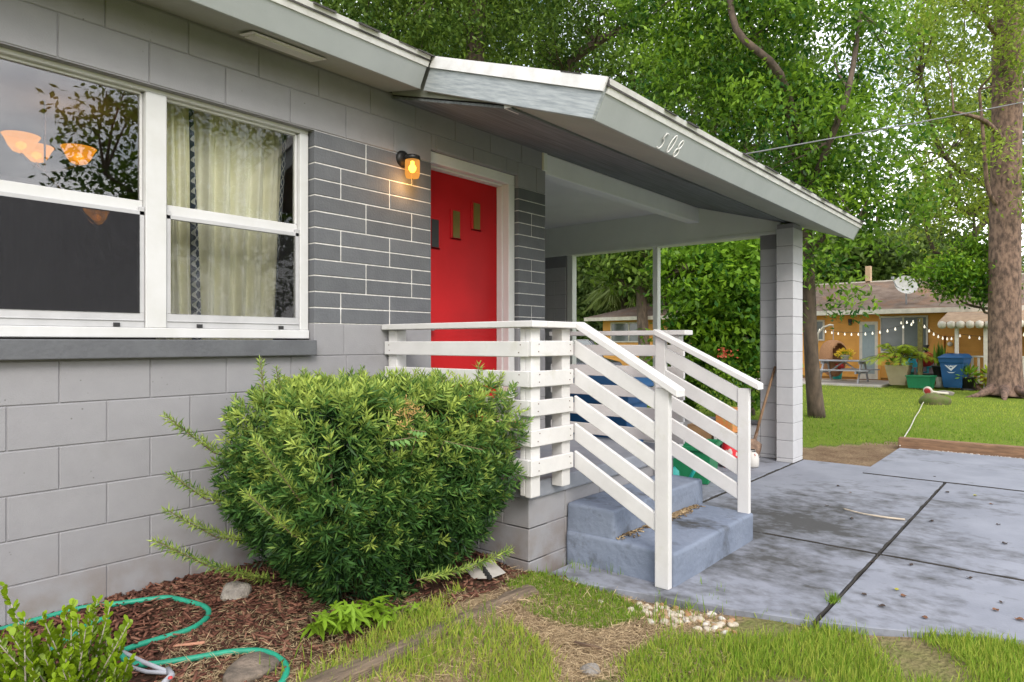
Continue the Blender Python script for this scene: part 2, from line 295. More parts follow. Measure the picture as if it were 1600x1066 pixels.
def groundmat():
    m = bpy.data.materials.new('soil_and_lawn'); m.use_nodes = True; t = m.node_tree; p = t.nodes['Principled BSDF']; l = t.links.new
    p.inputs['Roughness'].default_value = .95; p.inputs['Specular IOR Level'].default_value = .1
    a = t.nodes.new('ShaderNodeAttribute'); a.attribute_name = 'tint'; g = t.nodes.new('ShaderNodeNewGeometry')
    n = t.nodes.new('ShaderNodeTexNoise'); n.inputs['Scale'].default_value = 2.6; n.inputs['Detail'].default_value = 9; n.inputs['Roughness'].default_value = .7; l(g.outputs['Position'], n.inputs['Vector'])
    ad = t.nodes.new('ShaderNodeMath'); ad.operation = 'MULTIPLY_ADD'; ad.inputs[1].default_value = .5; sb = t.nodes.new('ShaderNodeMath'); sb.operation = 'SUBTRACT'; sb.inputs[1].default_value = .25
    l(n.outputs['Fac'], ad.inputs[0]); l(a.outputs['Fac'], sb.inputs[0]); l(sb.outputs['Value'], ad.inputs[2])
    r = t.nodes.new('ShaderNodeValToRGB'); e = r.color_ramp.elements; e[0].position = .05; e[0].color = (.055, .03, .02, 1); e[1].position = 1; e[1].color = (.155, .215, .028, 1)
    for ps, c in ((.3, (.15, .095, .058)), (.45, (.27, .195, .12)), (.62, (.22, .18, .09)), (.8, (.115, .16, .028))): q = e.new(ps); q.color = (*c, 1)
    n2 = t.nodes.new('ShaderNodeTexNoise'); n2.inputs['Scale'].default_value = 45; n2.inputs['Detail'].default_value = 6; l(g.outputs['Position'], n2.inputs['Vector'])
    mm = t.nodes.new('ShaderNodeMix'); mm.data_type = 'RGBA'; mm.blend_type = 'MULTIPLY'; mm.inputs['Factor'].default_value = .8; mr = t.nodes.new('ShaderNodeMapRange'); mr.inputs['From Min'].default_value = .3; mr.inputs['From Max'].default_value = .7; mr.inputs['To Min'].default_value = .55; mr.inputs['To Max'].default_value = 1.25
    l(n2.outputs['Fac'], mr.inputs['Value']); l(ad.outputs['Value'], r.inputs['Fac']); l(r.outputs['Color'], mm.inputs['A']); l(mr.outputs['Result'], mm.inputs['B']); l(mm.outputs['Result'], p.inputs['Base Color'])
    b = t.nodes.new('ShaderNodeBump'); b.inputs['Strength'].default_value = .8; b.inputs['Distance'].default_value = .03; l(n2.outputs['Fac'], b.inputs['Height']); l(b.outputs['Normal'], p.inputs['Normal']); return m
tag(link('ground', gme, groundmat()), kind='structure')

# ------------------------------------------------------------------ driveway of separate slabs
drive = bpy.data.objects.new('driveway', None); COL.objects.link(drive); tag(drive, kind='structure')
def slab(pts, top, th=.12, name='slab', parent=None, m=None, bev=.004):
    return MB().prism([(x, y, top - th) for x, y in pts], (0, 0, th)).build(name, m or m_conc, parent if parent is not None else drive, bevel=bev)
g = .012
slab([(3.16, -1.25), (3.20, -1.52), (3.30, -1.92), (3.37, -2.26), (3.50, -2.68 + g), (4.88 - g, -2.68 + g), (4.88 - g, -1.25)], 0)
slab([(4.88 + g, -1.21), (4.88 + g, -2.68 + g), (7.80 - g, -2.68 + g), (7.80 - g, -1.93), (8.26, -1.93 + .0), (8.26, -1.21)], .0)
slab([(3.51, -2.68 - g), (3.62, -2.95), (3.92, -3.50), (4.35, -4.4), (4.8, -6.5), (4.88 - g, -6.5), (4.88 - g, -2.68 - g)], 0)
slab([(4.88 + g, -2.68 - g), (4.88 + g, -6.5), (7.80 - g, -6.5), (7.80 - g, -2.68 - g)], 0)
slab([(7.80 + g, -1.93 - g), (7.80 + g, -6.5), (9.95, -6.5), (9.97, -1.90), (8.3, -1.92)], .004)
slab([(4.86, -1.21 + 2 * g), (8.26, -1.21 + 2 * g), (8.26, 4.2), (4.86, 4.2)], .006)

m_joint = mat('joint_dirt', (.035, .03, .024), (.02, .018, .015), rough=1)
def joint(p, q, w0):                                                # crust of dirt and moss filling a slab joint, ragged at both sides
    p, q = Vector(p), Vector(q); n = max(6, int((q - p).length / .035)); ax = (q - p).normalized(); sd = Vector((-ax.y, ax.x, 0)); v = []; f = []
    for i in range(n + 1):
        c = p.lerp(q, i / n) + sd * (.004 * math.sin(i * .31) + .003 * math.sin(i * .83)); a, b_ = w0 * random.uniform(.7, 1.5), w0 * random.uniform(.7, 1.5)
        v += [tuple(c - sd * a + Vector((0, 0, -.02))), tuple(c - sd * a + Vector((0, 0, .0015))), tuple(c + Vector((0, 0, .005))), tuple(c + sd * b_ + Vector((0, 0, .0015))), tuple(c + sd * b_ + Vector((0, 0, -.02)))]
        if i < n: f += [(5 * i + k, 5 * i + k + 1, 5 * i + k + 6, 5 * i + k + 5) for k in range(4)]
    MB().add(v, f).build('joint_filler', m_joint, drive)
joint((3.5, -2.68, 0), (7.80, -2.68, 0), .0055); joint((4.88, -1.95, 0), (4.88, -6.5, 0), .012); joint((7.80, -1.95, .002), (7.80, -6.5, .002), .012); joint((4.9, -1.20, .003), (8.24, -1.20, .003), .010)
# ------------------------------------------------------------------ the house
house = thing('house', (1, 2, 0), 'grey block house with red door, big window and open carport', 'house')
CACHE = {}
def piece(name, sx, sy, sz, loc, mt, parent, bev=.005):
    """box piece with its low corner at loc; alike pieces share mesh data"""
    k = (name, round(sx, 3), round(sy, 3), round(sz, 3), mt.name)
    if k not in CACHE: CACHE[k] = MB().box(0, sx, 0, sy, 0, sz).mesh(name, bev); CACHE[k].materials.append(mt)
    return link(name, CACHE[k], None, parent, loc)
def course(parent, x0, x1, z0, z1, off, ln=.4064, y=0., dp=.10, gap=.0045, mt=None, name='block', bev=.0035):
    k = math.floor((x0 - off) / ln); a = off + k * ln
    while a < x1:
        lo, hi = max(a, x0), min(a + ln, x1)
        if hi - lo > .03: piece(name, hi - lo - gap, dp, z1 - z0 - gap, (lo + gap / 2, y + random.uniform(0, .0015), z0 + gap / 2), mt or m_wall, parent, bev)
        a += ln
b = MB(); e_ = .007
for q in ((-6, 3.42, -.1, 1.30), (3.42, 4.43, -.1, .54), (4.43, 4.82, -.1, 1.5), (2.415, 3.42, 1.3, 1.5), (-6, 4.82, 2.82, 3.13), (-6, 3.42, 2.72, 2.82), (4.43, 4.82, 2.72, 2.82), (-6, .53, 1.3, 2.72)):
    b.box(q[0] + e_, q[1] - e_, .006, .2, q[2] - (0 if q[2] < 0 else .001), q[3] + .001)
hw = b.build('wall', m_wallback, house)
b = MB().box(2.423, 3.412, .004, .19, 1.5, 2.719).box(4.438, 4.812, .004, .19, 1.5, 2.719)
MB().add(b.v[:8], b.f[:6]).build('mortar', m_mortar, hw); MB().add(b.v[8:], b.f[:6]).build('mortar', m_mortar, hw)
J = [1.2962, 1.0930, .8898, .6866, .4834, .2802, .077, -.126]        # bed joints below the sill
for i in range(7):
    off = .8335 if i % 2 else 1.0367
    if i == 0: course(hw, -3, 3.42, J[1], J[0], off); course(hw, 4.43, 4.82, J[1], J[0], off)
    else:
        z0 = J[i + 1]; x1 = 3.42
        course(hw, -3, x1, z0, J[i], off)
        if J[i] <= .55: course(hw, x1, 4.82, z0, J[i], off)
        else: course(hw, 4.43, 4.82, z0, J[i], off)
course(hw, 2.415, 3.42, 1.2962, 1.4985, 2.64); course(hw, 4.43, 4.82, 1.2962, 1.4985, 4.6)
course(hw, -3, 3.42, 2.722, 2.937, 1.437); course(hw, 4.43, 4.82, 2.722, 2.937, 1.437); course(hw, 3.42, 4.43, 2.824, 2.937, 1.437)
course(hw, -3, 4.82, 2.937, 3.118, 1.437 + .2)
for k in range(12):                                                 # painted bricks, laid in pairs of courses
    z0 = 2.7205 - (k + 1) * .1016; ph = (0, .2032, 0)[(k // 2) % 2]
    course(hw, 2.415, 3.42, z0, z0 + .1016, 2.415 + (0 if (k // 2) % 2 == 0 else .2032), dp=.12, gap=.008, mt=m_brick, name='brick', y=-.001, bev=.003)
    course(hw, 4.43, 4.82, z0, z0 + .1016, 4.43 + (0 if (k // 2) % 2 == 0 else .19), dp=.12, gap=.008, mt=m_brick, name='brick', y=-.001, bev=.003)
# side wall of the house facing the carport, and the room behind the window
MB().box(4.62, 4.814, .2, 4.2, -.1, 3.1).build('side_wall', m_wallback, house)
rm = MB(); x0, x1, y0, y1, z0, z1 = -3.5, 4.6, .205, 4.0, .56, 2.95
rm.add([(x0, y0, z0), (x1, y0, z0), (x1, y1, z0), (x0, y1, z0), (x0, y0, z1), (x1, y0, z1), (x1, y1, z1), (x0, y1, z1)], [(4, 5, 6, 7), (1, 2, 6, 5), (2, 3, 7, 6), (3, 0, 4, 7)])
ri = rm.build('room_wall', m_room, house)
MB().box(x0, x1, .2, y1, .5, .556).build('room_floor', m_floorw, house)
MB().box(-6, 8.3, 4.2, 4.35, -.1, 3.1).build('back_wall', m_wallback, house)

# window: two double-hung units with a shared mullion
win = MB().box(.53, 2.412, .055, .135, 2.697, 2.732).box(.53, 2.412, .045, .135, 1.405, 1.458).box(1.440, 1.545, .05, .135, 1.458, 2.697) \
    .box(2.352, 2.412, .055, .135, 1.458, 2.697).box(.53, .59, .055, .135, 1.458, 2.697).build('window', m_vinyl, house, bevel=.004)
def sashes(xa, xb, gl):
    MB().box(xa, xb, .085, .115, 2.066, 2.124).box(xa, xa + .014, .085, .115, 2.124, 2.697).box(xb - .014, xb, .085, .115, 2.124, 2.697).box(xa, xb, .085, .115, 2.683, 2.697).build('sash', m_vinyl, win, bevel=.003)
    s = MB().box(xa, xb, .064, .086, 1.459, 1.535).box(xa, xa + .025, .064, .086, 1.535, 2.09).box(xb - .025, xb, .064, .086, 1.535, 2.09).box(xa, xb, .064, .084, 2.045, 2.068)
    s.box(xa, xb, .058, .07, 1.492, 1.497).build('sash', m_alu, win, bevel=.002)
    for u in (.22, .84): MB().box(xa + (xb - xa) * u - .014, xa + (xb - xa) * u + .014, .052, .066, 1.462, 1.482).build('latch', m_dark, win)
    MB().box(xa + .012, xb - .012, .098, .102, 2.12, 2.688).build('pane', gl, win)
    MB().box(xa + .022, xb - .022, .074, .078, 1.53, 2.05).build('pane', gl, win)
sashes(.592, 1.438, m_glassl); sashes(1.547, 2.350, m_glass)
def screenmat():
    m = bpy.data.materials.new('insect_screen'); m.use_nodes = True; t = m.node_tree; t.nodes.clear(); l = t.links.new
    o = t.nodes.new('ShaderNodeOutputMaterial'); d = t.nodes.new('ShaderNodeBsdfDiffuse'); d.inputs['Color'].default_value = (.036, .036, .04, 1); tr = t.nodes.new('ShaderNodeBsdfTransparent'); ms = t.nodes.new('ShaderNodeMixShader')
    g_ = t.nodes.new('ShaderNodeNewGeometry'); n = t.nodes.new('ShaderNodeTexNoise'); n.inputs['Scale'].default_value = 90; mp_ = t.nodes.new('ShaderNodeMapping'); mp_.inputs['Scale'].default_value = (1, 1, .12); l(g_.outputs['Position'], mp_.inputs['Vector']); l(mp_.outputs['Vector'], n.inputs['Vector'])
    mr = t.nodes.new('ShaderNodeMapRange'); mr.inputs['To Min'].default_value = .25; mr.inputs['To Max'].default_value = .5; l(n.outputs['Fac'], mr.inputs['Value']); l(mr.outputs['Result'], ms.inputs[0]); l(d.outputs['BSDF'], ms.inputs[2]); l(tr.outputs['BSDF'], ms.inputs[1])
    ms.inputs[0].default_value = .5; l(ms.outputs['Shader'], o.inputs['Surface']); return m
def screenmat2(f):
    m = screenmat(); 
    for n in m.node_tree.nodes:
        if n.type == 'MAP_RANGE': n.inputs['To Min'].default_value = f - .3 * f; n.inputs['To Max'].default_value = f + .3 * f
    return m
MB().box(.617, 1.413, .060, .0615, 1.533, 2.047).build('insect_screen', screenmat2(.62), win)
MB().box(1.572, 2.325, .060, .0615, 1.533, 2.047).build('insect_screen', screenmat2(.13), win)
b = MB().box(-1.0, 2.402, -.055, .06, 1.302, 1.396); ws = b.build('window_sill', m_sill, win, bevel=.006, seg=2)

# front door in its frame
dr = MB().box(3.457, 4.344, .165, .21, .60, 2.733).build('door', m_red, house, bevel=.003)
for (xa, za) in ((3.60, 2.125), (3.835, 2.225), (4.075, 2.325)):
    MB().box(xa - .058, xa + .058, .155, .166, za - .013, za + .228).box(xa - .058, xa + .058, .155, .166, za - .013, za).build('lite_frame', m_red, dr, bevel=.003)
    MB().box(xa - .038, xa + .038, .150, .158, za, za + .215).build('door_glass', m_olive if xa > 3.7 else m_dark, dr)
MB().lathe([(.0, 0), (.026, 0), (.026, .006), (.012, .01), (.012, .035), (.028, .045), (.03, .06), (.018, .072), (0, .073)], n=16, M=Matrix.Translation((3.535, .165, 1.50)) @ Matrix.Rotation(R(90), 4, 'X')).build('door_handle', m_alu, dr, smooth=True)
MB().box(3.425, 3.459, .10, .2, .55, 2.735).box(4.346, 4.426, .034, .2, .55, 2.735).box(3.425, 4.426, .034, .2, 2.735, 2.818).box(4.335, 4.346, .10, .165, .58, 2.735).box(3.459, 4.335, .10, .165, 2.722, 2.735).build('door_frame', m_white, dr, bevel=.004)
MB().box(3.459, 4.346, .03, .2, .55, .60).build('threshold', m_alu, dr, bevel=.004)

# ---- carport: columns, side wall with opening, header, beam, ceiling
XC0, XC1 = 7.882, 8.222
col = MB().box(XC0 + .006, XC1 - .006, -1.209 + .006, -1.019 - .006, 0, 2.74).build('column', m_wallback, house)
nb = 13
for k in range(14):
    z0 = .05 + k * .2032 - (.2032 if k == 0 else .2032); z0 = max(.007, .055 + (k - 1) * .2032); z1 = .055 + k * .2032
    z1 = min(z1, 2.735)
    if z1 - z0 > .02: piece('block', XC1 - XC0, .19, z1 - z0 - .005, (XC0, -1.209, z0), m_colw, col, .004)
cw = MB()
xw0, xw1 = 8.05, 8.2
cw.box(xw0, xw1, -1.015, -.772, 0.004, 2.66).box(xw0, xw1, -.772, 2.08, .004, .395).box(xw0, xw1, 2.08, 4.2, .004, 2.66)
cwo = cw.build('carport_wall', m_wallback, house)
def coursey(z0, z1, ya, yb, off, parent, x=xw0 - .006):
    a = off + math.floor((ya - off) / .4064) * .4064
    while a < yb:
        lo, hi = max(a, ya), min(a + .4064, yb)
        if hi - lo > .03: piece('block', .06, hi - lo - .006, z1 - z0 - .006, (x, lo + .003, z0 + .003), m_colw, parent, .0035)
        a += .4064
for k in range(13):
    z0, z1 = max(.008, .055 + (k - 1) * .2032), min(.055 + k * .2032, 2.655)
    coursey(z0, z1, -1.012, -.775, -1.4, cwo)
    coursey(z0, z1, 2.08, 4.19, 2.08 + .2 * (k % 2), cwo)
    if z1 < .5: coursey(z0, min(z1, .394), -.775, 2.08, .2032 * (k % 2), cwo)
MB().box(xw0 - .03, xw1 + .02, -.768, 2.076, .396, .43).build('carport_sill', m_sill, house, bevel=.004)
MB().box(xw0 + .03, xw0 + .12, .605, .675, .43, 2.66).build('carport_mullion', m_hdr, house, bevel=.004); MB().box(xw0 + .02, xw0 + .13, 1.98, 2.075, .43, 2.66).build('carport_mullion', m_hdr, house, bevel=.004)
zs = lambda y: 3.09 + .293 * y          # underside of the dark soffit
MB().prism([(xw0 - .012, -1.012, 2.66), (xw0 - .012, 4.19, 2.66), (xw0 - .012, 4.19, 3.10), (xw0 - .012, 0, 3.10), (xw0 - .012, -1.012, zs(-1.012) + .01)], (.2, 0, 0)).build('carport_header', m_hdr, house, bevel=.003)
MB().box(xw0 - .022, xw0 + .1, -1.0, 4.18, 2.661, 2.70).build('header_trim', m_hdr, house, bevel=.004)
MB().box(4.822, xw0 - .014, -.004, .14, 2.905, 3.088).build('beam', m_ceil, house, bevel=.005)
MB().box(4.77, 4.824, -.02, .16, 2.928, 3.09).build('beam_trim', m_hdr, house, bevel=.004)
MB().box(4.812, xw0 - .01, .1, 4.2, 3.092, 3.11).build('carport_ceiling', m_ceil, house)
# electrical plate on the far dark wall
MB().box(xw0 - .02, xw0 - .006, 2.52, 2.60, 1.78, 1.90).build('outlet_plate', m_vinyl, house, bevel=.003)

# ---- roof
SL = .358; zr = lambda y: 3.403 + SL * y
XL, XR, YM, YF = 3.0, 8.49, -.467, -1.79
rf = MB()
for (xa, xb, ya) in ((-6.5, XL, YM), (XL, XR, YF)):
    rf.prism([(xa, ya, zr(ya) - .035), (xa, 4.1, zr(4.1) - .035), (xa, 4.1, zr(4.1)), (xa, ya, zr(ya))], (xb - xa, 0, 0))
rf.prism([(-6.5, 4.1, zr(4.1) - .035), (-6.5, 9, zr(4.1) - 4.9 * SL - .035), (-6.5, 9, zr(4.1) - 4.9 * SL), (-6.5, 4.1, zr(4.1))], (XR + 6.5, 0, 0))
roof = rf.build('roof', m_roofsh, house)
sh = MB()                                                           # ragged shingle ends showing over the drip edge
def shrow(p0, p1, outv):
    p0, p1 = Vector(p0), Vector(p1); n = int((p1 - p0).length / .15); d = (p1 - p0) / n
    for i in range(n):
        q = p0 + d * i; o_ = Vector(outv) * random.uniform(.6, 1.2); h = random.uniform(.006, .013)
        a_ = q + d * .03; b_ = q + d * random.uniform(.95, 1.0)
        sh.prism([a_, b_, b_ + o_, a_ + o_], (0, 0, h))
shrow((-2, YM + .08, zr(YM + .08) + .002), (XL, YM + .08, zr(YM + .08) + .002), (0, -.1, -.1 * SL))
shrow((XL, YF + .08, zr(YF + .08) + .002), (XR, YF + .08, zr(YF + .08) + .002), (0, -.1, -.1 * SL))
shrow((XL + .08, YM, zr(YM) + .002), (XL + .08, YF, zr(YF) + .002), (-.088, 0, 0))
sho = sh.build('shingle_edge', m_roofsh, roof); tag(sho, kind='stuff')
def board4(q, ext, name, m, parent, bev=.003): return MB().prism(q, ext).build(name, m, parent, bevel=bev)
N = Vector((0, -.358, 1)).normalized()                              # roof normal; fascia boards stand square to the slope
def fasc(xa, xb, y, nm='fascia', m=None):
    t = Vector((0, y + .012, zr(y + .012) - .04)); bo = t - N * .19; bo.y = t.y + .085; bo.z = t.z - .155
    MB().prism([(xa, *t.yz), (xa, *bo.yz), (xa, bo.y + .03, bo.z + .01), (xa, t.y + .03, t.z + .01)], (xb - xa, 0, 0)).build(nm, m or m_fascia, roof, bevel=.003)
    MB().prism([(xa - .006, y - .012, zr(y) + .003), (xa - .006, y + .020, zr(y) - .064), (xa - .006, y + .027, zr(y) - .062), (xa - .006, y + .005, zr(y) + .008)], (xb - xa + .008, 0, 0)).build('drip_edge', m_drip, roof)
    return t, bo
tm, bm0 = fasc(-6.5, XL - .03, YM)
tf, bf0 = fasc(XL + .03, XR, YF)
# sloping return board where the porch roof steps forward
MB().prism([(XL - .002, tm.y, tm.z + .01), (XL - .002, bm0.y, bm0.z), (XL - .002, bf0.y - .002, bf0.z), (XL - .002, tf.y - .004, tf.z + .01)], (.03, 0, 0)).build('fascia', m_fasciaw, roof, bevel=.003)
MB().prism([(XL - .016, YM - .01, zr(YM) + .004), (XL - .016, YM + .02, zr(YM) - .062), (XL - .016, YF + .018, zr(YF) - .064), (XL - .016, YF - .012, zr(YF) + .004)], (.012, 0, 0)).build('drip_edge', m_drip, roof)
MB().prism([(XR - .03, tf.y, tf.z), (XR - .03, bf0.y, bf0.z), (XR - .03, 4, bf0.z + (4 - bf0.y) * SL), (XR - .03, 4, tf.z + (4 - tf.y) * SL)], (.028, 0, 0)).build('fascia', m_fascia, roof)
# soffits
MB().prism([(-6.5, .0, 3.125), (-6.5, bm0.y + .02, bm0.z + .012), (-6.5, bm0.y + .02, bm0.z + .03), (-6.5, 0, 3.145)], (XL + 6.5, 0, 0)).build('soffit', m_soffit, roof)
yo = -1.06; zo = bf0.z + .015 + (yo - bf0.y) * .335
MB().prism([(XL + .03, bf0.y + .02, bf0.z + .015), (XL + .03, yo, zo), (XL + .03, yo, zo + .02), (XL + .03, bf0.y + .02, bf0.z + .035)], (XR - XL - .06, 0, 0)).build('soffit', m_soffit, roof)
MB().prism([(XL + .04, .0, zs(0)), (XL + .04, -1.10, zs(-1.10)), (XL + .04, -1.10, zs(-1.10) + .018), (XL + .04, 0, zs(0) + .018)], (XR - XL - .25, 0, 0)).build('soffit_panel', m_plywood, roof, bevel=.002)
MB().box(XL + .03, XL + .16, -1.10, -1.05, zs(-1.06) + .0, zs(-1.06) + .03).build('bracket', m_white, roof)
MB().prism([(XL + .045, 0, zs(0) + .03), (XL + .045, -1.1, zs(-1.1) + .03), (XL + .045, -1.1, zr(-1.1) - .04), (XL + .045, 0, zr(0) - .04)], (.02, 0, 0)).build('soffit_end', m_soffit, roof)
MB().prism([(XR - .22, -1.0, 2.7), (XR - .22, 4, 2.7), (XR - .22, 4, zr(4) - .05), (XR - .22, -1.0, zr(-1.0) - .05)], (.03, 0, 0)).build('gable_end', m_hdr, house)
# louvred soffit vent
va, vb = 1.86, 2.33; zsof = lambda y: 3.125 + (y) * (3.125 - bm0.z) / (-bm0.y - .02) * 1.0
v = MB(); M_ = Matrix.Translation(((va + vb) / 2, -.19, zsof(-.19) - .008)) @ Matrix.Rotation(math.atan((3.125 - bm0.z - .012) / (-bm0.y)), 4, 'X')
v.box(-.235, .235, -.075, .075, 0, .006, M_); vo = v.build('soffit_vent', m_white, roof, bevel=.003)
for k in range(7): MB().box(-.21, .21, -.06 + k * .018, -.05 + k * .018, -.01, .004, M_ @ Matrix.Translation((0, 0, 0))).build('louvre', m_white, vo)
# ------------------------------------------------------------------ porch
porch = thing('porch', (4, -.6, 0), 'raised concrete porch slab on grey block knee wall below red door', 'porch')
MB().box(3.085, 5.0, -1.20, -.003, .447, .55).build('slab', m_porch, porch, bevel=.012, seg=2)
kw = MB().box(3.118, 3.3, -1.168, -.02, -.1, .446).box(3.118, 4.98, -1.168, -1.0, -.1, .446).box(4.8, 4.98, -1.168, -.02, -.1, .446).build('knee_wall', m_wallback, porch)
for k, (z0, z1) in enumerate(((.267, .446), (.071, .267), (-.12, .071))):
    f = .2 if k % 2 == 0 else .4
    piece('block', .37, .2 if k % 2 == 0 else .4, z1 - z0 - .006, (3.11, -1.176, z0 + .003), m_wall, kw, .004)
    y = -1.176 + (.2 if k % 2 == 0 else .4) + .006
    while y < -.03:
        h = min(y + .4, -.01); piece('block', .1, h - y - .006, z1 - z0 - .006, (3.11, y, z0 + .003), m_wall, kw, .004); y += .4064
    x = 3.11 + .376
    while x < 4.98:
        h = min(x + .4, 4.985); piece('block', h - x - .006, .1, z1 - z0 - .006, (x, -1.176, z0 + .003), m_wall, kw, .004); x += .4064
steps = thing('porch_steps', (4.07, -1.6, 0), 'blue grey painted concrete steps with mossy stains below the porch', 'steps')
def rstep(x0, x1, y0, y1, z0, z1):
    m = MB().box(x0, x1, y0, y1, z0, z1).mesh('step', .022, 3); bm = bmesh.new(); bm.from_mesh(m)
    bmesh.ops.subdivide_edges(bm, edges=[e for e in bm.edges if e.calc_length() > .12], cuts=6, use_grid_fill=True)
    for v in bm.verts: v.co += Vector((math.sin(v.co.z * 17 + v.co.y * 9), math.sin(v.co.x * 11 + v.co.z * 13), .5 * math.sin(v.co.x * 8 + v.co.y * 14))) * .0022
    bm.to_mesh(m); bm.free(); m.polygons.foreach_set('use_smooth', [True] * len(m.polygons)); return link('step', m, m_step, steps)
rstep(3.468, 4.68, -1.94, -1.19, -.06, .189)
rstep(3.486, 4.755, -1.53, -1.18, -.06, .362)


# wet leaf litter caught along the foot of the upper step
n = 420; x = rng.uniform(3.5, 4.6, n); x = np.where(rng.uniform(0, 1, n) < .6, rng.normal(4.28, .13, n), x); y = -1.535 - np.abs(rng.normal(0, .028, n)); S_ = np.stack([rng.uniform(.012, .05, n), rng.uniform(.005, .014, n), rng.uniform(.002, .005, n)], 1)
STEPLITTER = (np.stack([x, y, np.full(n, .193) + rng.uniform(0, .008, n)], 1), S_)
# ------------------------------------------------------------------ railings
def vbd(p0, p1, h, t):        # board between two points (x,y,zbottom), vertical height h, thickness vector t
    p0, p1 = Vector(p0), Vector(p1); up = Vector((0, 0, h)); return MB().prism([p0, p1, p1 + up, p0 + up], t)
def post(x0, x1, y0, y1, z0, z1, par): return MB().box(x0, x1, y0, y1, z0, z1).build('post', m_rail, par, bevel=.006, seg=2)
m_nail = mat('rusty_nail', (.16, .11, .08), rough=.8)
ZB = [(1.300, .091), (1.124, .093), (.957, .091), (.783, .095), (.614, .094)]
r1 = thing('porch_railing', (3.0, -.7, .5), 'white slatted railing round the porch corner running down beside the steps', 'railing')
post(2.997, 3.085, -.105, -.016, .552, 1.466, r1); post(2.997, 3.083, -1.283, -1.238, .487, 1.466, r1); post(2.9975, 3.083, -1.236, -1.20, .492, 1.466, r1)
post(3.300, 3.384, -1.283, -1.203, .505, 1.466, r1); post(3.405, 3.447, -1.935, -1.848, .001, 1.125, r1)
for i, (z, h) in enumerate(ZB):
    dz = random.uniform(-.003, .003)
    s_ = vbd((2.970, -.006, z + dz), (2.970, -1.2845, z + dz), h, (.025, 0, 0)).build('slat', m_rail, r1, bevel=.004)
    for yn, zn in ((-1.22, .25), (-1.225, .74), (-.06, .3), (-.055, .7)): piece('nail', .004, .006, .006, (2.9675, yn + random.uniform(-.008, .008), z + dz + h * zn), m_nail, s_, 0)
    s_ = vbd((2.969, -1.309, z), (3.384, -1.309, z), h, (0, .0245, 0)).build('slat', m_rail, r1, bevel=.004)
    for xn, zn in ((3.03, .28), (3.035, .75), (3.345, .3), (3.34, .72)): piece('nail', .006, .004, .006, (xn + random.uniform(-.008, .008), -1.3115, z + h * zn), m_nail, s_, 0)
    vbd((3.400, -1.300, z - .003), (3.414, -1.849, z - .003 - .549 * .55), h + .010, (.026, 0, 0)).build('slat', m_rail, r1, bevel=.004)
MB().box(2.945, 3.085, -1.335, -.004, 1.467, 1.505).build('hand_rail', m_rail, r1, bevel=.004)
MB().box(3.086, 3.40, -1.335, -1.20, 1.467, 1.505).build('hand_rail', m_rail, r1, bevel=.004)
vbd((3.375, -1.325, 1.466), (3.375, -2.0, 1.466 - .675 * .575), .043, (.10, 0, 0)).build('hand_rail', m_rail, r1, bevel=.004)
r2 = thing('stair_railing', (4.65, -1.6, .2), 'white sloping slatted railing standing on the far side of the steps', 'railing')
post(4.625, 4.665, -1.285, -1.2, .345, 1.437, r2); post(4.625, 4.665, -1.925, -1.843, .18, 1.06, r2)
for i in range(5):
    z = .552 + .17 * i
    vbd((4.632, -1.286, z), (4.632, -1.844, z - .558 * .5), .11, (.026, 0, 0)).build('slat', m_rail, r2, bevel=.004)
vbd((4.60, -1.20, 1.440), (4.60, -2.0, 1.440 - .8 * .485), .043, (.10, 0, 0)).build('hand_rail', m_rail, r2, bevel=.004)
r3 = thing('side_railing', (4.95, -.7, .55), 'white slatted railing along the carport side of the porch, behind the steps', 'railing')
post(4.905, 4.985, -.10, -.03, .551, 1.439, r3); post(4.905, 4.985, -1.262, -1.19, .551, 1.439, r3)
for z, h in ZB: vbd((4.878, -.012, z - .03), (4.878, -1.315, z - .03), h, (.025, 0, 0)).build('slat', m_rail, r3, bevel=.004)
MB().box(4.86, 5.0, -1.335, -.008, 1.440, 1.478).build('hand_rail', m_rail, r3, bevel=.004)

# ------------------------------------------------------------------ wall lantern, numbers
m_amber = emat('lit_amber_jar', (1, .42, .06), 1.6)
m_bulb = emat('lit_bulb', (1, .55, .10), 9)
lp = wall(629, 251, 0); lan = thing('wall_lantern', lp, 'black wall lantern with glowing amber jar beside the red door', 'lamp')
MB().lathe([(0, .028), (.04, .026), (.058, .012), (.06, 0)], n=24, M=Matrix.Translation(lp + Vector((0, .0, .01))) @ Matrix.Rotation(R(90), 4, 'X')).build('back_plate', m_black, lan, smooth=True)
lc = lp + Vector((.0, -.105, -.035))
MB().tube([lp + Vector((0, -.02, .01)), lp + Vector((0, -.06, .025)), lc + Vector((0, .01, .055))], .012, 10).build('arm', m_black, lan, smooth=True)
MB().lathe([(0, .058), (.034, .056), (.054, .047), (.056, .02), (.05, .018)], lc, n=24).build('cap', m_black, lan, smooth=True)
m_jar = glassmat('amber_jar', 1.45, (1, .78, .42))
def jarmat(nm='amber_glass', tc=(1, .75, .35, 1), ec=(1, .45, .10, 1), es=.75, f=.5):
    m = bpy.data.materials.new(nm); m.use_nodes = True; t = m.node_tree; t.nodes.clear(); l = t.links.new; o = t.nodes.new('ShaderNodeOutputMaterial')
    tr = t.nodes.new('ShaderNodeBsdfTransparent'); tr.inputs['Color'].default_value = tc; em = t.nodes.new('ShaderNodeEmission'); em.inputs['Color'].default_value = ec; em.inputs['Strength'].default_value = es
    ms = t.nodes.new('ShaderNodeMixShader'); ms.inputs[0].default_value = f; l(tr.outputs['BSDF'], ms.inputs[1]); l(em.outputs['Emission'], ms.inputs[2]); l(ms.outputs['Shader'], o.inputs['Surface']); return m
m_jar = jarmat()
MB().lathe([(.049, .03), (.052, 0), (.052, -.08), (.044, -.104), (.012, -.112), (0, -.112)], lc, n=24).build('glass_jar', m_jar, lan, smooth=True)
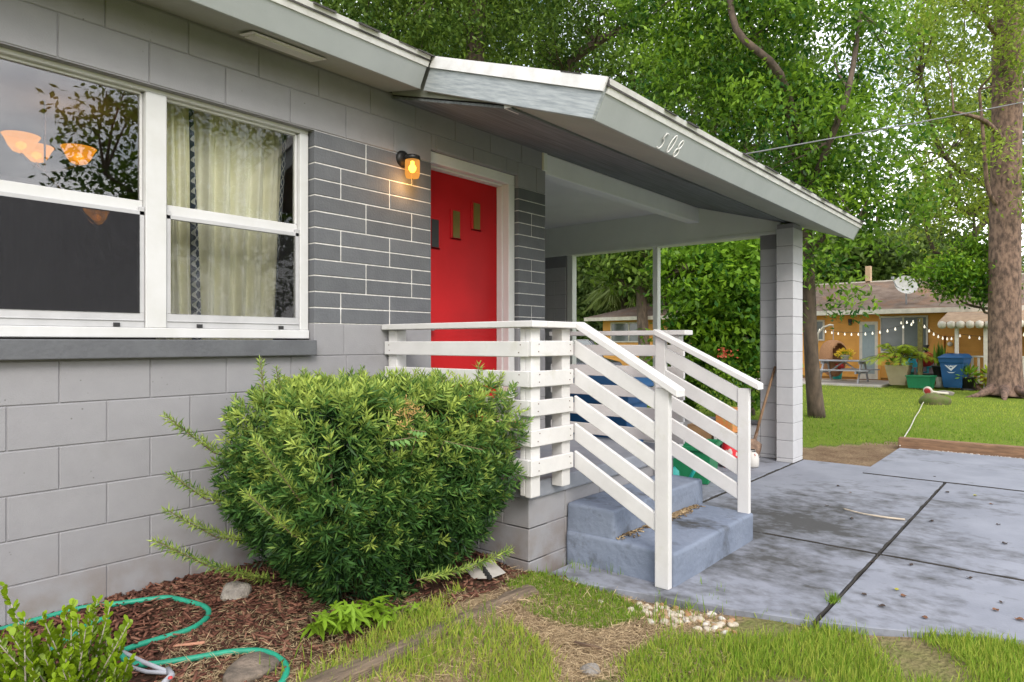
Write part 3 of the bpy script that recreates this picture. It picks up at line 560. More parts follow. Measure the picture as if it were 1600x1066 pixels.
MB().lathe([(0, .015), (.012, .01), (.014, -.01), (.026, -.03), (.025, -.05), (.012, -.066), (0, -.07)], lc, n=16).build('bulb', m_bulb, lan, smooth=True)
MB().tube([lc + Vector((0, 0, -.108)), lc + Vector((0, 0, -.155))], .003, 6).build('finial', m_black, lan)
pl = bpy.data.lights.new('lantern_light', 'POINT'); pl.energy = 1.6; pl.color = (1, .5, .15); pl.shadow_soft_size = .03
po = bpy.data.objects.new('lantern_light', pl); COL.objects.link(po); po.parent = lan; po.matrix_parent_inverse = Matrix.Translation(-lp); po.location = lc + Vector((0, -.0, -.14))

num = thing('house_number', wall(1048, 226, -1.75), 'thin white metal house number 508 on the grey fascia', 'house number')
m_num = mat('white_number', (.8, .8, .78), rough=.4)
upv = (tf - bf0).normalized(); nf = Vector((0, -upv.z, upv.y)).normalized()
if nf.y > 0: nf = -nf
def digit(ch, strokes, px, py):
    c = wall(px, py, (tf.y + bf0.y) / 2); k = (c.z - bf0.z) / (tf.z - bf0.z); base = Vector((c.x, 0, 0)) + Vector((0, bf0.y + (tf.y - bf0.y) * k, bf0.z + (tf.z - bf0.z) * k)) + nf * .006
    m = MB()
    for s in strokes: m.tube([base + Vector((1, 0, 0)) * u + upv * v + nf * .002 for u, v in s], .0042, 6)
    m.build('digit', m_num, num, smooth=True)
arc = lambda cx, cy, rx, ry, a0, a1, n=14, sk=.25: [(cx + rx * math.cos(R(a0 + (a1 - a0) * i / n)) + sk * (cy + ry * math.sin(R(a0 + (a1 - a0) * i / n))), cy + ry * math.sin(R(a0 + (a1 - a0) * i / n))) for i in range(n + 1)]
digit('5', [[(.042, .052), (.012, .050), (-.006, .012)], arc(-.003, -.018, .026, .032, 105, -130)], 1037, 219)
digit('0', [arc(0, 0, .022, .056, 60, 420, 24)], 1051, 224)
digit('8', [arc(0, .026, .018, .028, -90, 270, 18), arc(0, -.028, .023, .028, 90, 450, 18)], 1062, 231)

# ------------------------------------------------------------------ inside the window: curtains and chandelier
m_curt = mat('sage_curtain', (.86, .85, .66), (.80, .79, .60), rough=.9, scale=14, bump=.05)
def trimmat():
    m = bpy.data.materials.new('navy_lattice_trim'); m.use_nodes = True; t = m.node_tree; p = t.nodes['Principled BSDF']; l = t.links.new; p.inputs['Roughness'].default_value = .9
    g_ = t.nodes.new('ShaderNodeNewGeometry'); s = t.nodes.new('ShaderNodeSeparateXYZ'); l(g_.outputs['Position'], s.inputs[0])
    uv = t.nodes.new('ShaderNodeAttribute'); uv.attribute_name = 'tint'
    def mth(op, a, b_=None):
        n = t.nodes.new('ShaderNodeMath'); n.operation = op
        for i, q in enumerate((a, b_)):
            if q is None: continue
            if isinstance(q, (int, float)): n.inputs[i].default_value = q
            else: l(q, n.inputs[i])
        return n.outputs[0]
    sn = mth('SINE', mth('MULTIPLY', s.outputs['Z'], 52.0)); d1 = mth('ABSOLUTE', mth('SUBTRACT', uv.outputs['Fac'], mth('MULTIPLY_ADD', sn, .42)))
    n = mth('MULTIPLY', sn, .36); u = mth('SUBTRACT', uv.outputs['Fac'], .5)
    a1 = mth('LESS_THAN', mth('ABSOLUTE', mth('SUBTRACT', u, n)), .10); a2 = mth('LESS_THAN', mth('ABSOLUTE', mth('ADD', u, n)), .10); f_ = mth('MAXIMUM', a1, a2)
    mm = t.nodes.new('ShaderNodeMix'); mm.data_type = 'RGBA'; l(f_, mm.inputs['Factor']); mm.inputs['A'].default_value = (.03, .045, .075, 1); mm.inputs['B'].default_value = (.45, .47, .45, 1); l(mm.outputs['Result'], p.inputs['Base Color']); return m
m_trim = trimmat()
def curtain(x0t, x1t, x0b, x1b, folds, amp, yb, label, tw):
    c = thing('curtain', (x0t, yb, 1.2), label, 'curtain', None)
    def strip(u0, u1, nu, name, m, dy=0):
        V = []; T = []
        zz = np.linspace(.75, 2.84, 12)
        for z in zz:
            k = (z - .75) / 2.09
            for i in range(nu + 1):
                u = u0 + (u1 - u0) * i / nu; a = x0b + (x0t - x0b) * k; b2 = x1b + (x1t - x1b) * k
                V.append((a + (b2 - a) * u, yb + dy + amp * math.sin(u * folds * 6.283 + .6 * math.sin(3 * z)) + amp * .4 * math.sin(u * folds * 15 + 1), z)); T.append(i / nu)
        Fq = [(r * (nu + 1) + i, r * (nu + 1) + i + 1, (r + 1) * (nu + 1) + i + 1, (r + 1) * (nu + 1) + i) for r in range(11) for i in range(nu)]
        return link(name, npmesh(name, V, Fq, T, smooth=True), m, c)
    strip(0, 1, 90, 'panel', m_curt); strip(1 - tw, 1.0, 10, 'trim', m_trim, -.006)
w0 = wall(262, 300, .30).x; w1 = wall(319, 300, .30).x; w2 = wall(452, 300, .34).x
curtain(w0 - .08, wall(305, 200, .3).x, w0 - .06, w1, 4.2, .028, .30, 'sage curtain bunched near the window mullion with navy lattice edge', .18)
curtain(wall(310, 200, .36).x - .02, wall(449, 250, .36).x, w1 - .03, wall(424, 480, .36).x, 5.4, .030, .36, 'wide sage curtain hanging towards the brick side of the window', .035)
ch = thing('chandelier', wall(70, 240, 1.4), 'brass chandelier with glowing amber glass bowls inside the room', 'chandelier')
m_bowl = jarmat('lit_amber_bowl', (1, .7, .28, 1), (1, .40, .035, 1), .62, .6); m_bowlc = emat('lit_bowl_core', (1, .55, .10), 2.6)
cc = wall(70, 262, 1.45); cc.z = wall(70, 262, 1.45).z
MB().tube([(cc.x, cc.y, 2.95), (cc.x, cc.y, cc.z + .1), (cc.x, cc.y, cc.z - .06)], .006, 8).build('stem', m_wood, ch)
for (px, py, yy) in ((33, 224, 1.30), (57, 240, 1.72), (123, 243, 1.30), (151, 338, 1.75)):
    bp = wall(px, py, yy)
    MB().tube([cc + Vector((0, 0, -.03)), (cc + bp) / 2 + Vector((0, 0, -.06)), bp + Vector((0, 0, -.065))], .008, 6).build('arm', m_wood, ch, smooth=True)
    rr = .10 if py < 300 else .085
    o = MB().lathe([(.012, -.062), (rr * .45, -.05), (rr * .68, -.02), (rr * .85, .02), (rr * 1.02, .048), (rr * .98, .05), (rr * .8, .02), (rr * .6, -.018), (.0, -.045)], bp, n=24).build('glass_bowl', m_bowl, ch, smooth=True)
    MB().lathe([(0, .015), (.028, 0), (.03, -.02), (0, -.045)], bp + Vector((0, 0, -.0)), n=12).build('bulb', m_bowlc, o, smooth=True)
cl = bpy.data.lights.new('chandelier_light', 'POINT'); cl.energy = 1.2; cl.color = (1, .55, .2); cl.shadow_soft_size = .15
co = bpy.data.objects.new('chandelier_light', cl); COL.objects.link(co); co.parent = ch; co.matrix_parent_inverse = Matrix.Translation(-ch.location); co.location = cc + Vector((.1, 0, .25))
# ------------------------------------------------------------------ foliage materials
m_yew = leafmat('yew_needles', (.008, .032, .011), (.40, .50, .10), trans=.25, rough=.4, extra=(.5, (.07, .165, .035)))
m_grass = leafmat('grass_blades', (.09, .17, .018), (.42, .46, .08), trans=.4, rough=.6, extra=(.6, (.20, .33, .03)))
m_straw = leafmat('dry_straw', (.16, .10, .05), (.55, .42, .25), trans=.1, rough=.9)
m_mulch = leafmat('bark_mulch', (.035, .016, .010), (.26, .13, .085), trans=0., rough=.9, extra=(.55, (.12, .047, .032)))
m_lime = leafmat('lime_leaves', (.10, .22, .015), (.27, .42, .03), trans=.35)
m_box = leafmat('boxwood_leaves', (.03, .10, .008), (.24, .36, .015), trans=.3, rough=.3)
m_laurel = leafmat('laurel_leaves', (.026, .10, .018), (.30, .48, .04), trans=.45, rough=.3)
m_oak = leafmat('oak_leaves', (.035, .085, .016), (.22, .33, .045), trans=.4)
m_pale = leafmat('pale_leaves', (.13, .22, .025), (.46, .55, .08), trans=.45)
m_far = leafmat('far_leaves', (.06, .115, .03), (.26, .36, .10), trans=.35)
m_bright = leafmat('young_tree_leaves', (.03, .11, .014), (.27, .46, .03), trans=.4, rough=.35)
m_palm = leafmat('palm_fronds', (.10, .16, .035), (.34, .42, .14), trans=.35)
m_pot = leafmat('areca_fronds', (.12, .20, .012), (.38, .48, .03), trans=.35)

def perp(d):
    a = np.where(np.abs(d[:, 2:3]) < .9, np.array([[0, 0, 1.]]), np.array([[1., 0, 0]])); e1 = unit(np.cross(d, a)); return e1, np.cross(d, e1)
def needles(P, D, L, K, ln, wd, tint):
    """K needles spiralling along each short stem"""
    n = len(P); D = unit(D); e1, e2 = perp(D); j = np.arange(K); t = (j + .5) / K; a = j * 2.39996 + rng.uniform(0, 6.28, (n, 1))
    rad = np.cos(a)[..., None] * e1[:, None] + np.sin(a)[..., None] * e2[:, None]
    base = P[:, None] + D[:, None] * (t * np.reshape(L, (-1, 1)))[..., None]
    dr_ = unit(D[:, None] * (.25 + .9 * t)[None, :, None] + rad * (1.05 - .45 * t)[None, :, None] + rng.normal(0, .12, (n, K, 3)))
    l_ = np.reshape(ln, (-1, 1)) * (1.05 - .45 * t[None]) * rng.uniform(.8, 1.15, (n, K))
    tt = np.clip(np.reshape(tint, (-1, 1)) + .22 * (t[None] - .5), 0, 1) * np.ones((n, K))
    N = unit(np.cross(dr_.reshape(-1, 3), rng.normal(0, 1, (n * K, 3))))
    return base.reshape(-1, 3), dr_.reshape(-1, 3), N, l_.ravel(), np.full(n * K, wd), tt.ravel()
def cat(*parts): return [np.concatenate(q) for q in zip(*parts)]

# ------------------------------------------------------------------ the big clipped yew
bush = thing('yew_bush', (2.3, -.6, .05), 'large clipped dark green yew bush in front of the block wall', 'bush')
BC, BH = np.array([2.315, -.65, .555]), np.array([.595, .475, .55])
def bushpts(n, lo, hi):
    g_ = rng.normal(0, 1, (n * 2, 3)); p_ = 14.; g_ = g_ / (np.abs(g_) ** p_).sum(1, keepdims=True) ** (1 / p_)
    g_ = g_[(g_[:, 2] > -.97)][:n]; nrm = unit(np.sign(g_) * np.abs(g_) ** (p_ - 1) / BH)
    s = rng.uniform(lo, hi, (len(g_), 1)) ** .6; q = g_ * s; w_ = q[:, 2]
    lump = 1 + .035 * np.sin(5 * q[:, 0] + 3 * q[:, 2]) + .035 * np.sin(7 * q[:, 1] + 4 * q[:, 0] + 2)
    k = (.58 + .42 * sstep(-1., .1, w_)) * lump
    x_ = q[:, 0] * k; y_ = q[:, 1] * k
    P = BC + np.stack([x_ * BH[0], y_ * BH[1] - .20 * (x_ > 0) * x_ * (w_ > -.6), w_ * BH[2] + .03 * np.sin(9 * x_)], 1)
    return P, nrm
P1, N1 = bushpts(3500, .74, 1.0); P2, N2 = bushpts(3600, .35, .85)
up = np.array([0, 0, 1.])
D1 = unit(N1 * .75 + up * .55 + rng.normal(0, .35, P1.shape)); D2 = unit(N2 * .4 + up * .4 + rng.normal(0, .6, P2.shape))
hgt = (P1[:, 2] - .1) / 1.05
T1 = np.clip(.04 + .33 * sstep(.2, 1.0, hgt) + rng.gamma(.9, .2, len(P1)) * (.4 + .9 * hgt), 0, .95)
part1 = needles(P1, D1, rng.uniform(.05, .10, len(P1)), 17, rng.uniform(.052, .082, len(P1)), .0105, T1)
part2 = needles(P2, D2, rng.uniform(.05, .09, len(P2)), 14, rng.uniform(.034, .05, len(P2)), .007, rng.uniform(.0, .2, len(P2)))  # inner sprigs tinted dark: interior shade put into their colour
shoots = [((345, 700), (262, 652), -.35), ((330, 770), (268, 742), -.35), ((350, 830), (262, 798), -.4), ((360, 885), (245, 846), -.45), ((415, 625), (407, 566), -.45), ((445, 622), (432, 578), -.45), ((480, 620), (474, 582), -.5),
          ((560, 620), (566, 578), -.6), ((745, 620), (748, 572), -1.0), ((770, 625), (783, 586), -1.05), ((770, 690), (815, 682), -1.15), ((715, 885), (796, 858), -1.1), ((480, 780), (400, 690), -.95), ((470, 830), (385, 770), -.95), ((700, 620), (690, 588), -.9), ((505, 600), (497, 585), -.55), ((640, 610), (650, 583), -.8)]
sp, sd, stems = [], [], MB()
for (a, b_, y) in shoots:
    A = wall(*a, y); B = wall(*b_, y - .05); A = A + (A - B) * .7; mid = (A + B) / 2 + Vector((0, 0, -.045 * ((B - A).length > .2))); stems.tube([A, mid, B], [.004, .003, .0018], 5)
    n_ = max(6, int((B - A).length / .022))
    for i in range(n_):
        u = i / n_; q = A * (1 - u) ** 2 + mid * 2 * u * (1 - u) + B * u * u; sp.append(q); sd.append((B - A).normalized())
part3 = needles(np.array([tuple(q) for q in sp]), np.array([tuple(q) for q in sd]), np.full(len(sp), .04), 14, np.full(len(sp), .052), .0065, rng.uniform(.45, .8, len(sp)))
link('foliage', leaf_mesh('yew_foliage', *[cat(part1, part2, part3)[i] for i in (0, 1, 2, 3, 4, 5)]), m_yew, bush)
for i in range(46):
    a = rng.uniform(0, 6.28); r0 = rng.uniform(.05, .3); tip = BC + np.array([math.cos(a) * BH[0], math.sin(a) * BH[1], rng.uniform(-.5, .95) * BH[2]]) * .92
    b0 = np.array([2.3 + r0 * math.cos(a), -.62 + r0 * math.sin(a) * .7, .02]); stems.tube([b0, (b0 + tip) / 2 + np.array([0, 0, .1]), tip], [.013, .008, .003], 6)
stems.build('stem', m_twig, bush, smooth=True)

# pinnate seedling shoot poking out of the bush
def pinnate(A, B, n, ll, lw, droop, name, m, parent, tint=.5, sag=.0):
    A, B = Vector(A), Vector(B); C, D, N, Ln, W, T = [], [], [], [], [], []; ax = (B - A).normalized(); side = ax.cross(Vector((0, 0, 1))).normalized(); upv_ = side.cross(ax)
    pts = []
    for i in range(n):
        u = (i + .5) / n; q = A.lerp(B, u) + Vector((0, 0, -sag * u * u)); pts.append(q)
        for s in (-1, 1):
            d = (ax * .45 + side * s - Vector((0, 0, droop * (.5 + u)))).normalized(); k = math.sin(math.pi * (.15 + .8 * u)) * .6 + .4
            C.append(tuple(q)); D.append(tuple(d)); N.append(tuple((upv_ + Vector(rng.normal(0, .15, 3))).normalized())); Ln.append(ll * k); W.append(lw * k); T.append(tint + rng.uniform(-.12, .12))
    return np.array(C), np.array(D), np.array(N), np.array(Ln), np.array(W), np.array(T), pts
sg = thing('tree_seedling', wall(640, 700, -1.0), 'pale green compound leaves of a seedling growing through the bush', 'plant')
a1 = pinnate(wall(655, 682, -1.33), wall(606, 690, -1.42), 7, .055, .024, .6, 'a', None, None); a2 = pinnate(wall(690, 688, -1.33), wall(758, 704, -1.42), 8, .05, .022, .45, 'b', None, None); a3 = pinnate(wall(640, 672, -1.33), wall(668, 675, -1.42), 5, .045, .02, .7, 'c', None, None)
q = cat(a1[:6], a2[:6], a3[:6]); link('foliage', leaf_mesh('seedling_leaves', *q), leafmat('seedling_leaf', (.06, .16, .04), (.20, .36, .10), trans=.3), sg)
st = MB()
for a_ in (a1, a2, a3): st.tube([a_[6][0] + Vector((.05, .1, -.1))] + a_[6], .002, 5)
st.build('stem', m_twig, sg)
# tan dead sprigs in the bush
dd = thing('dead_sprig', wall(645, 650, -1.05), 'dry tan seed sprig caught on the front of the yew bush', 'dry sprig')
pp = np.array([tuple(wall(640 + rng.normal(0, 12), 648 + rng.normal(0, 14), -1.31 + rng.normal(0, .02))) for _ in range(34)])
link('foliage', leaf_mesh('dead_sprig', *needles(pp, unit(rng.normal(0, 1, pp.shape) + up), np.full(len(pp), .03), 5, np.full(len(pp), .028), .005, rng.uniform(.5, .9, len(pp)))), leafmat('dead_sprig_leaf', (.30, .17, .05), (.50, .33, .12), trans=.2), dd)

# lobed seedling with lime leaves at the foot of the bush
def gp(px, py, off=0.):
    z = .05
    for _ in range(6): q = gnd(px, py, z + off); z = float(gh(q.x, q.y))
    return Vector((q.x, q.y, z + off))
def lobed(nl=5, r=.075):
    vs_ = [(0, 0, 0)]; n = nl * 4
    for i in range(n + 1):
        a = R(-140 + 280 * i / n); k = .62 + .38 * math.cos((i / 4 - round(i / 4)) * math.pi * 2) ; rr = r * k * (.75 + .35 * math.cos(a)); vs_.append((rr * math.cos(a) + r * .2, rr * math.sin(a), -.25 * rr * rr / r))
    me = bpy.data.meshes.new('lobed_leaf'); me.from_pydata(vs_, [], [(0, i, i + 1) for i in range(1, n + 1)]); me.materials.append(m_lime); return me
ls_ = thing('seedling', gp(560, 965), 'lime green lobed seedling leaves at the foot of the yew bush', 'plant')
lmesh = lobed(); stm = MB()
lm_tint = [None]
for i in range(85):
    px = rng.uniform(485, 660); py = 972 - 38 * rng.uniform(0, 1) * (1 - abs(px - 570) / 130) - .10 * (px - 492) + rng.uniform(0, 12); q = wall(px, py, -1.02 - .17 * rng.uniform(0, 1) - .05 * (px - 492) / 160)
    q.z = max(q.z, .05)
    o = link('leaf', lmesh, None, ls_, q); s = rng.uniform(.55, 1.15); o.scale = (s, s, s); o.rotation_euler = (rng.normal(0, .4), rng.normal(.35, .35), rng.uniform(-3, 0.4))
    g0 = gp(px, 975); stm.tube([g0 + Vector((0, .05, -.02)), (g0 + q) / 2 + Vector((0, .02, .03)), q], .0018, 4)
stm.build('stem', m_twig, ls_)
at_ = lmesh.attributes.new('tint', 'FLOAT', 'POINT'); at_.data.foreach_set('value', np.full(len(lmesh.vertices), .45, np.float32))

# boxwood in the lower left
bx = thing('boxwood_shrub', gp(110, 1120), 'small boxwood shrub with bright rounded leaves over the hose', 'shrub')
tips = [(6, 915, 2.35), (20, 985, 2.4), (48, 1000, 2.35), (2, 1020, 2.4), (112, 945, 2.3), (140, 950, 2.35), (152, 938, 2.3), (172, 948, 2.3), (130, 1000, 2.25), (92, 985, 2.35), (70, 990, 2.4), (190, 1000, 2.3), (178, 1030, 2.25), (35, 1040, 2.2), (110, 1020, 2.2), (160, 985, 2.3), (60, 1040, 2.25), (188, 1050, 2.2), (140, 1040, 2.2), (15, 1060, 2.2), (85, 1060, 2.2), (165, 1065, 2.15), (100, 955, 2.4), (45, 1015, 2.3), (-30, 960, 2.3), (-60, 1000, 2.3), (200, 1040, 2.25), (120, 1060, 2.1), (-20, 1050, 2.2)]
tips += [(rng.uniform(-60, 205), rng.uniform(955, 1085), rng.uniform(2.1, 2.4)) for _ in range(38)]
C_, D_, N_, T_ = [], [], [], []; stb = MB(); bb = dep(105, 1190, 2.3)
for (px, py, c) in tips:
    tp = dep(px, py, c); k_ = bb + Vector((rng.normal(0, .04), rng.normal(0, .04), 0)); md = k_.lerp(tp, .6) + Vector((rng.normal(0, .02), 0, -.03)); stb.tube([k_, md, tp], [.005, .0032, .0015], 5)
    for i in range(22):
        u = i / 22; q = md.lerp(tp, .0 + u * 1.02); ax = (tp - md).normalized()
        for s in range(2):
            a = rng.uniform(0, 6.28); sv = Vector((math.cos(a), math.sin(a), .2)); d = (ax * .8 + sv * .75).normalized()
            C_.append(tuple(q)); D_.append(tuple(d)); N_.append(tuple((ax + Vector(rng.normal(0, .3, 3))).normalized())); T_.append(.28 + .5 * u + rng.uniform(-.1, .15))
n_ = len(C_); link('foliage', oval_mesh('boxwood_leaves', np.array(C_), np.array(D_), np.array(N_), rng.uniform(.024, .036, n_), rng.uniform(.015, .021, n_), np.array(T_), fold=.12), m_box, bx)
stb.build('stem', mat('boxwood_twig', (.36, .33, .27), (.24, .21, .16), rough=.9, scale=30), bx, smooth=True)

# ------------------------------------------------------------------ litter: mulch, straw, grass
def boxes_np(C, S, RZ, tilt):
    n = len(C); c = np.array([[-1, -1, -1], [1, -1, -1], [1, 1, -1], [-1, 1, -1], [-1, -1, 1], [1, -1, 1], [1, 1, 1], [-1, 1, 1]]) * .5
    v = c[None] * S[:, None]; v[:, :, 1] *= np.where(c[None, :, 0] > 0, .55, 1.0)
    cz, sz = np.cos(RZ)[:, None], np.sin(RZ)[:, None]; ct, s_t = np.cos(tilt)[:, None], np.sin(tilt)[:, None]
    x, y, z = v[..., 0], v[..., 1], v[..., 2]; x, z = x * ct - z * s_t, x * s_t + z * ct; x, y = x * cz - y * sz, x * sz + y * cz
    V = np.stack([x, y, z], -1) + C[:, None]; f = np.array([[3, 2, 1, 0], [4, 5, 6, 7], [0, 1, 5, 4], [1, 2, 6, 5], [2, 3, 7, 6], [3, 0, 4, 7]])
    return V.reshape(-1, 3), (f[None] + 8 * np.arange(n)[:, None, None]).reshape(-1, 4)
n = 9000; x_ = rng.uniform(.2, 3.08, n); y_ = -1.27 * rng.uniform(0, 1, n) ** 1.25 - .01
k_ = rng.uniform(0, 1, n) < np.where(y_ < -.75, .45, 1); x_, y_ = x_[k_], y_[k_]; n = len(x_)
ex = rng.uniform(3.12, 3.6, 500); ey = rng.uniform(-1.5, -1.2, 500); kk = ex < 3.2 + .0; x_ = np.r_[x_, ex[kk]]; y_ = np.r_[y_, ey[kk]]; n = len(x_)
S_ = np.stack([rng.gamma(4, .009, n) + .012, rng.uniform(.006, .018, n), rng.uniform(.003, .007, n)], 1)
V_, F_ = boxes_np(np.stack([x_, y_, gh(x_, y_) + rng.uniform(.0, .016, n)], 1), S_, rng.uniform(0, 6.28, n), rng.normal(0, .28, n))
mulch = link('mulch', npmesh('mulch', V_, F_, np.repeat(np.clip(rng.beta(1.1, 1.9, n), 0, 1), 8)), m_mulch); tag(mulch, 'reddish brown bark mulch spread over the bed by the wall', 'mulch', kind='stuff')
def blades(x, y, h, w_, lean, tint, z=None):
    n = len(x); a = rng.uniform(0, 6.28, n); l_ = np.abs(rng.normal(0, lean, n)); D = np.stack([np.cos(a) * l_, np.sin(a) * l_, np.ones(n)], 1)
    C = np.stack([x, y, (gh(x, y) if z is None else z) - .004], 1); b_ = a + np.pi / 2 + rng.normal(0, .6, n)
    return C, D, np.stack([np.sin(b_), np.cos(b_), np.zeros(n)], 1), h, np.full(n, w_) if np.isscalar(w_) else w_, tint
def fill(poly, n):
    P = np.array([(p[0], p[1]) for p in poly]); lo, hi = P.min(0), P.max(0); x = rng.uniform(lo[0], hi[0], n * 3); y = rng.uniform(lo[1], hi[1], n * 3); k = pip(poly, x, y); return x[k][:n], y[k][:n]
def clump(x, y, s, th): return (np.sin(x * s + 1.3 * np.sin(y * s * .7)) + np.sin(y * s * 1.3 + 2 * np.sin(x * s * .6)) + rng.normal(0, .5, len(x))) > th
parts = []
for poly, n, th, h0, h1, t0 in ((grassA, 22000, -.05, .025, .085, .66), (grassB, 7000, -.7, .02, .05, .35), (grassC, 60000, -.5, .02, .08, .55)):
    x, y = fill(poly, n); k = clump(x, y, 7, th); x, y = x[k], y[k]; parts.append(blades(x, y, rng.uniform(h0, h1, len(x)), rng.uniform(.003, .006, len(x)), .55, np.clip(t0 + rng.normal(0, .17, len(x)), 0, 1)))
for (px, py, n, rd) in ((1120, 945, 30, .05), (1100, 925, 14, .03), (905, 895, 60, .06), (860, 905, 30, .06), (1020, 975, 50, .06), (760, 985, 60, .06), (640, 990, 30, .05), (975, 905, 12, .05), (450, 1050, 20, .05), (1075, 960, 60, .08)):
    q = gp(px, py); x = q.x + rng.normal(0, rd, n); y = q.y + rng.normal(0, rd, n); parts.append(blades(x, y, rng.uniform(.04, .12, n), .005, .4, rng.uniform(.15, .5, n)))
tag(link('grass', leaf_mesh('front_grass', *cat(*parts)), m_grass), 'patchy yellow green grass growing up to the driveway slab', 'grass', kind='stuff')
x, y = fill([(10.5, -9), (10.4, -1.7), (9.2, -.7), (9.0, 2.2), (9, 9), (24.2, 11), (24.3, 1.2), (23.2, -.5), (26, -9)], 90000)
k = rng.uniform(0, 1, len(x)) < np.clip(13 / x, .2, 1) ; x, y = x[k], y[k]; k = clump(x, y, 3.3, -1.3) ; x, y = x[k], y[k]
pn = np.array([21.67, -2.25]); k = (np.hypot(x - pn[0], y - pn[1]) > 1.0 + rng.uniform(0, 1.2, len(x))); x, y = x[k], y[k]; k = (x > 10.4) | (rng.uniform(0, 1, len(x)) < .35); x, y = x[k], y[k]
tag(link('lawn', leaf_mesh('lawn', *blades(x, y, rng.uniform(.03, .075, len(x)), .010, .7, np.clip(.26 + .42 * sstep(11.5, 17, x) + rng.normal(0, .15, len(x)), 0, 1))), m_grass), 'sunlit mown lawn between the driveway and the orange house', 'lawn', kind='stuff')  # tree shade painted into the near blades, sun into the far ones
# straw
n = 20000; px_ = np.r_[rng.uniform(250, 900, n), rng.uniform(780, 1130, n)]; py_ = np.r_[rng.uniform(940, 1150, n), rng.uniform(895, 1050, n)]
c_ = FPX * HC / (py_ - HOR); th_ = np.arctan((px_ - 800) / FPX); d_ = c_ / np.cos(th_); x = d_ * np.cos(YAW - th_); y = d_ * np.sin(YAW - th_) - DW
k = (x < 3.35) & ~((x > 3.08) & (y > -1.2)); x, y = x[k], y[k]; k = ~(pip([(3.16, -1.25), (3.20, -1.52), (3.30, -1.92), (3.37, -2.26), (3.50, -2.68), (6, -2.68), (6, -1.25)], x, y)); x, y = x[k], y[k]
n = len(x); a = rng.uniform(0, 6.28, n); D = np.stack([np.cos(a), np.sin(a), rng.normal(0, .18, n)], 1)
tag(link('straw', leaf_mesh('straw', np.stack([x, y, gh(x, y) + rng.uniform(.002, .014, n)], 1), D, np.tile([0, 0, 1.], (n, 1)) + rng.normal(0, .3, (n, 3)), rng.gamma(4, .011, n), rng.uniform(.0015, .004, n), rng.uniform(0, 1, n)), m_straw), 'dry tan pine straw and dead grass littering the bare soil', 'straw', kind='stuff')
# ------------------------------------------------------------------ small things by the house
m_edging = mat('weathered_edging', (.25, .185, .125), (.10, .075, .055), rough=.9, scale=4, detail=9, bump=.7, bscale=18, stretch=(1.2, 12, 12))
ed = MB(); nseg = 26; prof = [(-.055, -.03), (-.05, .03), (-.02, .055), (.03, .05), (.055, .02), (.055, -.03)]
vs_, fs_ = [], []
for i in range(nseg + 1):
    u = i / nseg; x = .55 + 2.32 * u; yc = -1.365 - .02 * u + .006 * math.sin(9 * u)
    for (a, c) in prof: vs_.append((x, yc + a + rng.normal(0, .004), .012 + c * (.75 - .35 * (u < .12)) + rng.normal(0, .0035)))
for i in range(nseg):
    for k in range(6): fs_.append((i * 6 + k, i * 6 + (k + 1) % 6, (i + 1) * 6 + (k + 1) % 6, (i + 1) * 6 + k))
fs_ += [tuple(range(6))[::-1], tuple(range(nseg * 6, nseg * 6 + 6))]
tag(ed.add(vs_, fs_).build('bed_edging', m_edging, None), 'rotting timber edging between mulch bed and front grass', 'timber')
tb = MB().box(10.10, 10.23, -6.5, -1.86, -.03, .12).mesh('landscape_timber', .015, 2)
tag(link('landscape_timber', tb, mat('brown_timber', (.30, .175, .10), (.17, .10, .06), rough=.85, scale=5, detail=8, bump=.5, stretch=(9, 1, 9))), 'long brown landscape timber at the far end of the driveway', 'timber')

m_hose = mat('green_hose', (.022, .30, .19), (.015, .22, .14), rough=.45, scale=25, spec=.4)
def smooth_path(pts, n=10):
    P = [pts[0]] + list(pts) + [pts[-1]]; o = []
    for i in range(1, len(P) - 2):
        for k in range(n):
            t = k / n; a, b_, c, d = P[i - 1], P[i], P[i + 1], P[i + 2]; o.append(.5 * ((2 * b_) + (c - a) * t + (2 * a - 5 * b_ + 4 * c - d) * t * t + (3 * b_ - a - 3 * c + d) * t ** 3))
    return o + [P[-1]]
hz_ = [gp(*p, .014) for p in [(-90, 1010), (-20, 990), (60, 968), (130, 950), (180, 944), (232, 937), (262, 934), (290, 939), (320, 948), (325, 962), (300, 982), (250, 998), (205, 1012), (190, 1022), (205, 1036), (240, 1038), (300, 1029), (360, 1019), (410, 1018), (438, 1030), (448, 1048), (432, 1075), (380, 1110), (200, 1120), (60, 1080), (-40, 1066)]]
hz2 = [gp(*p, .016) for p in [(-60, 1062), (0, 1058), (45, 1050), (62, 1034), (85, 1012), (118, 992), (140, 975), (170, 965)]]
hs = MB().tube(smooth_path(hz_, 8), .013, 8).tube(smooth_path(hz2, 8), .013, 8).build('garden_hose', m_hose, None, smooth=True); tag(hs, 'green garden hose coiled on the mulch under the window', 'hose')
wd = thing('sprinkler_wand', gp(240, 1045), 'grey plastic sprinkler wand with red tip lying by the hose', 'wand')
m_gp = mat('grey_plastic', (.42, .43, .47), (.36, .37, .41), rough=.5)
MB().tube([gp(190, 1018, .02), gp(225, 1035, .025), gp(262, 1050, .02)], .009, 8).build('tube', m_gp, wd, smooth=True)
MB().tube([gp(195, 1040, .012), gp(230, 1050, .015), gp(270, 1052, .02)], .008, 8).build('tube', m_gp, wd, smooth=True)
MB().tube([gp(262, 1046, .022), gp(268, 1056, .02), gp(255, 1068, .02)], [.012, .013, .011], 8).build('head', m_gp, wd, smooth=True)
MB().lathe([(0, .008), (.008, .006), (.009, 0)], gp(266, 1060, .032), n=10).build('tip', mat('red_plastic', (.6, .06, .06), rough=.4), wd, smooth=True)

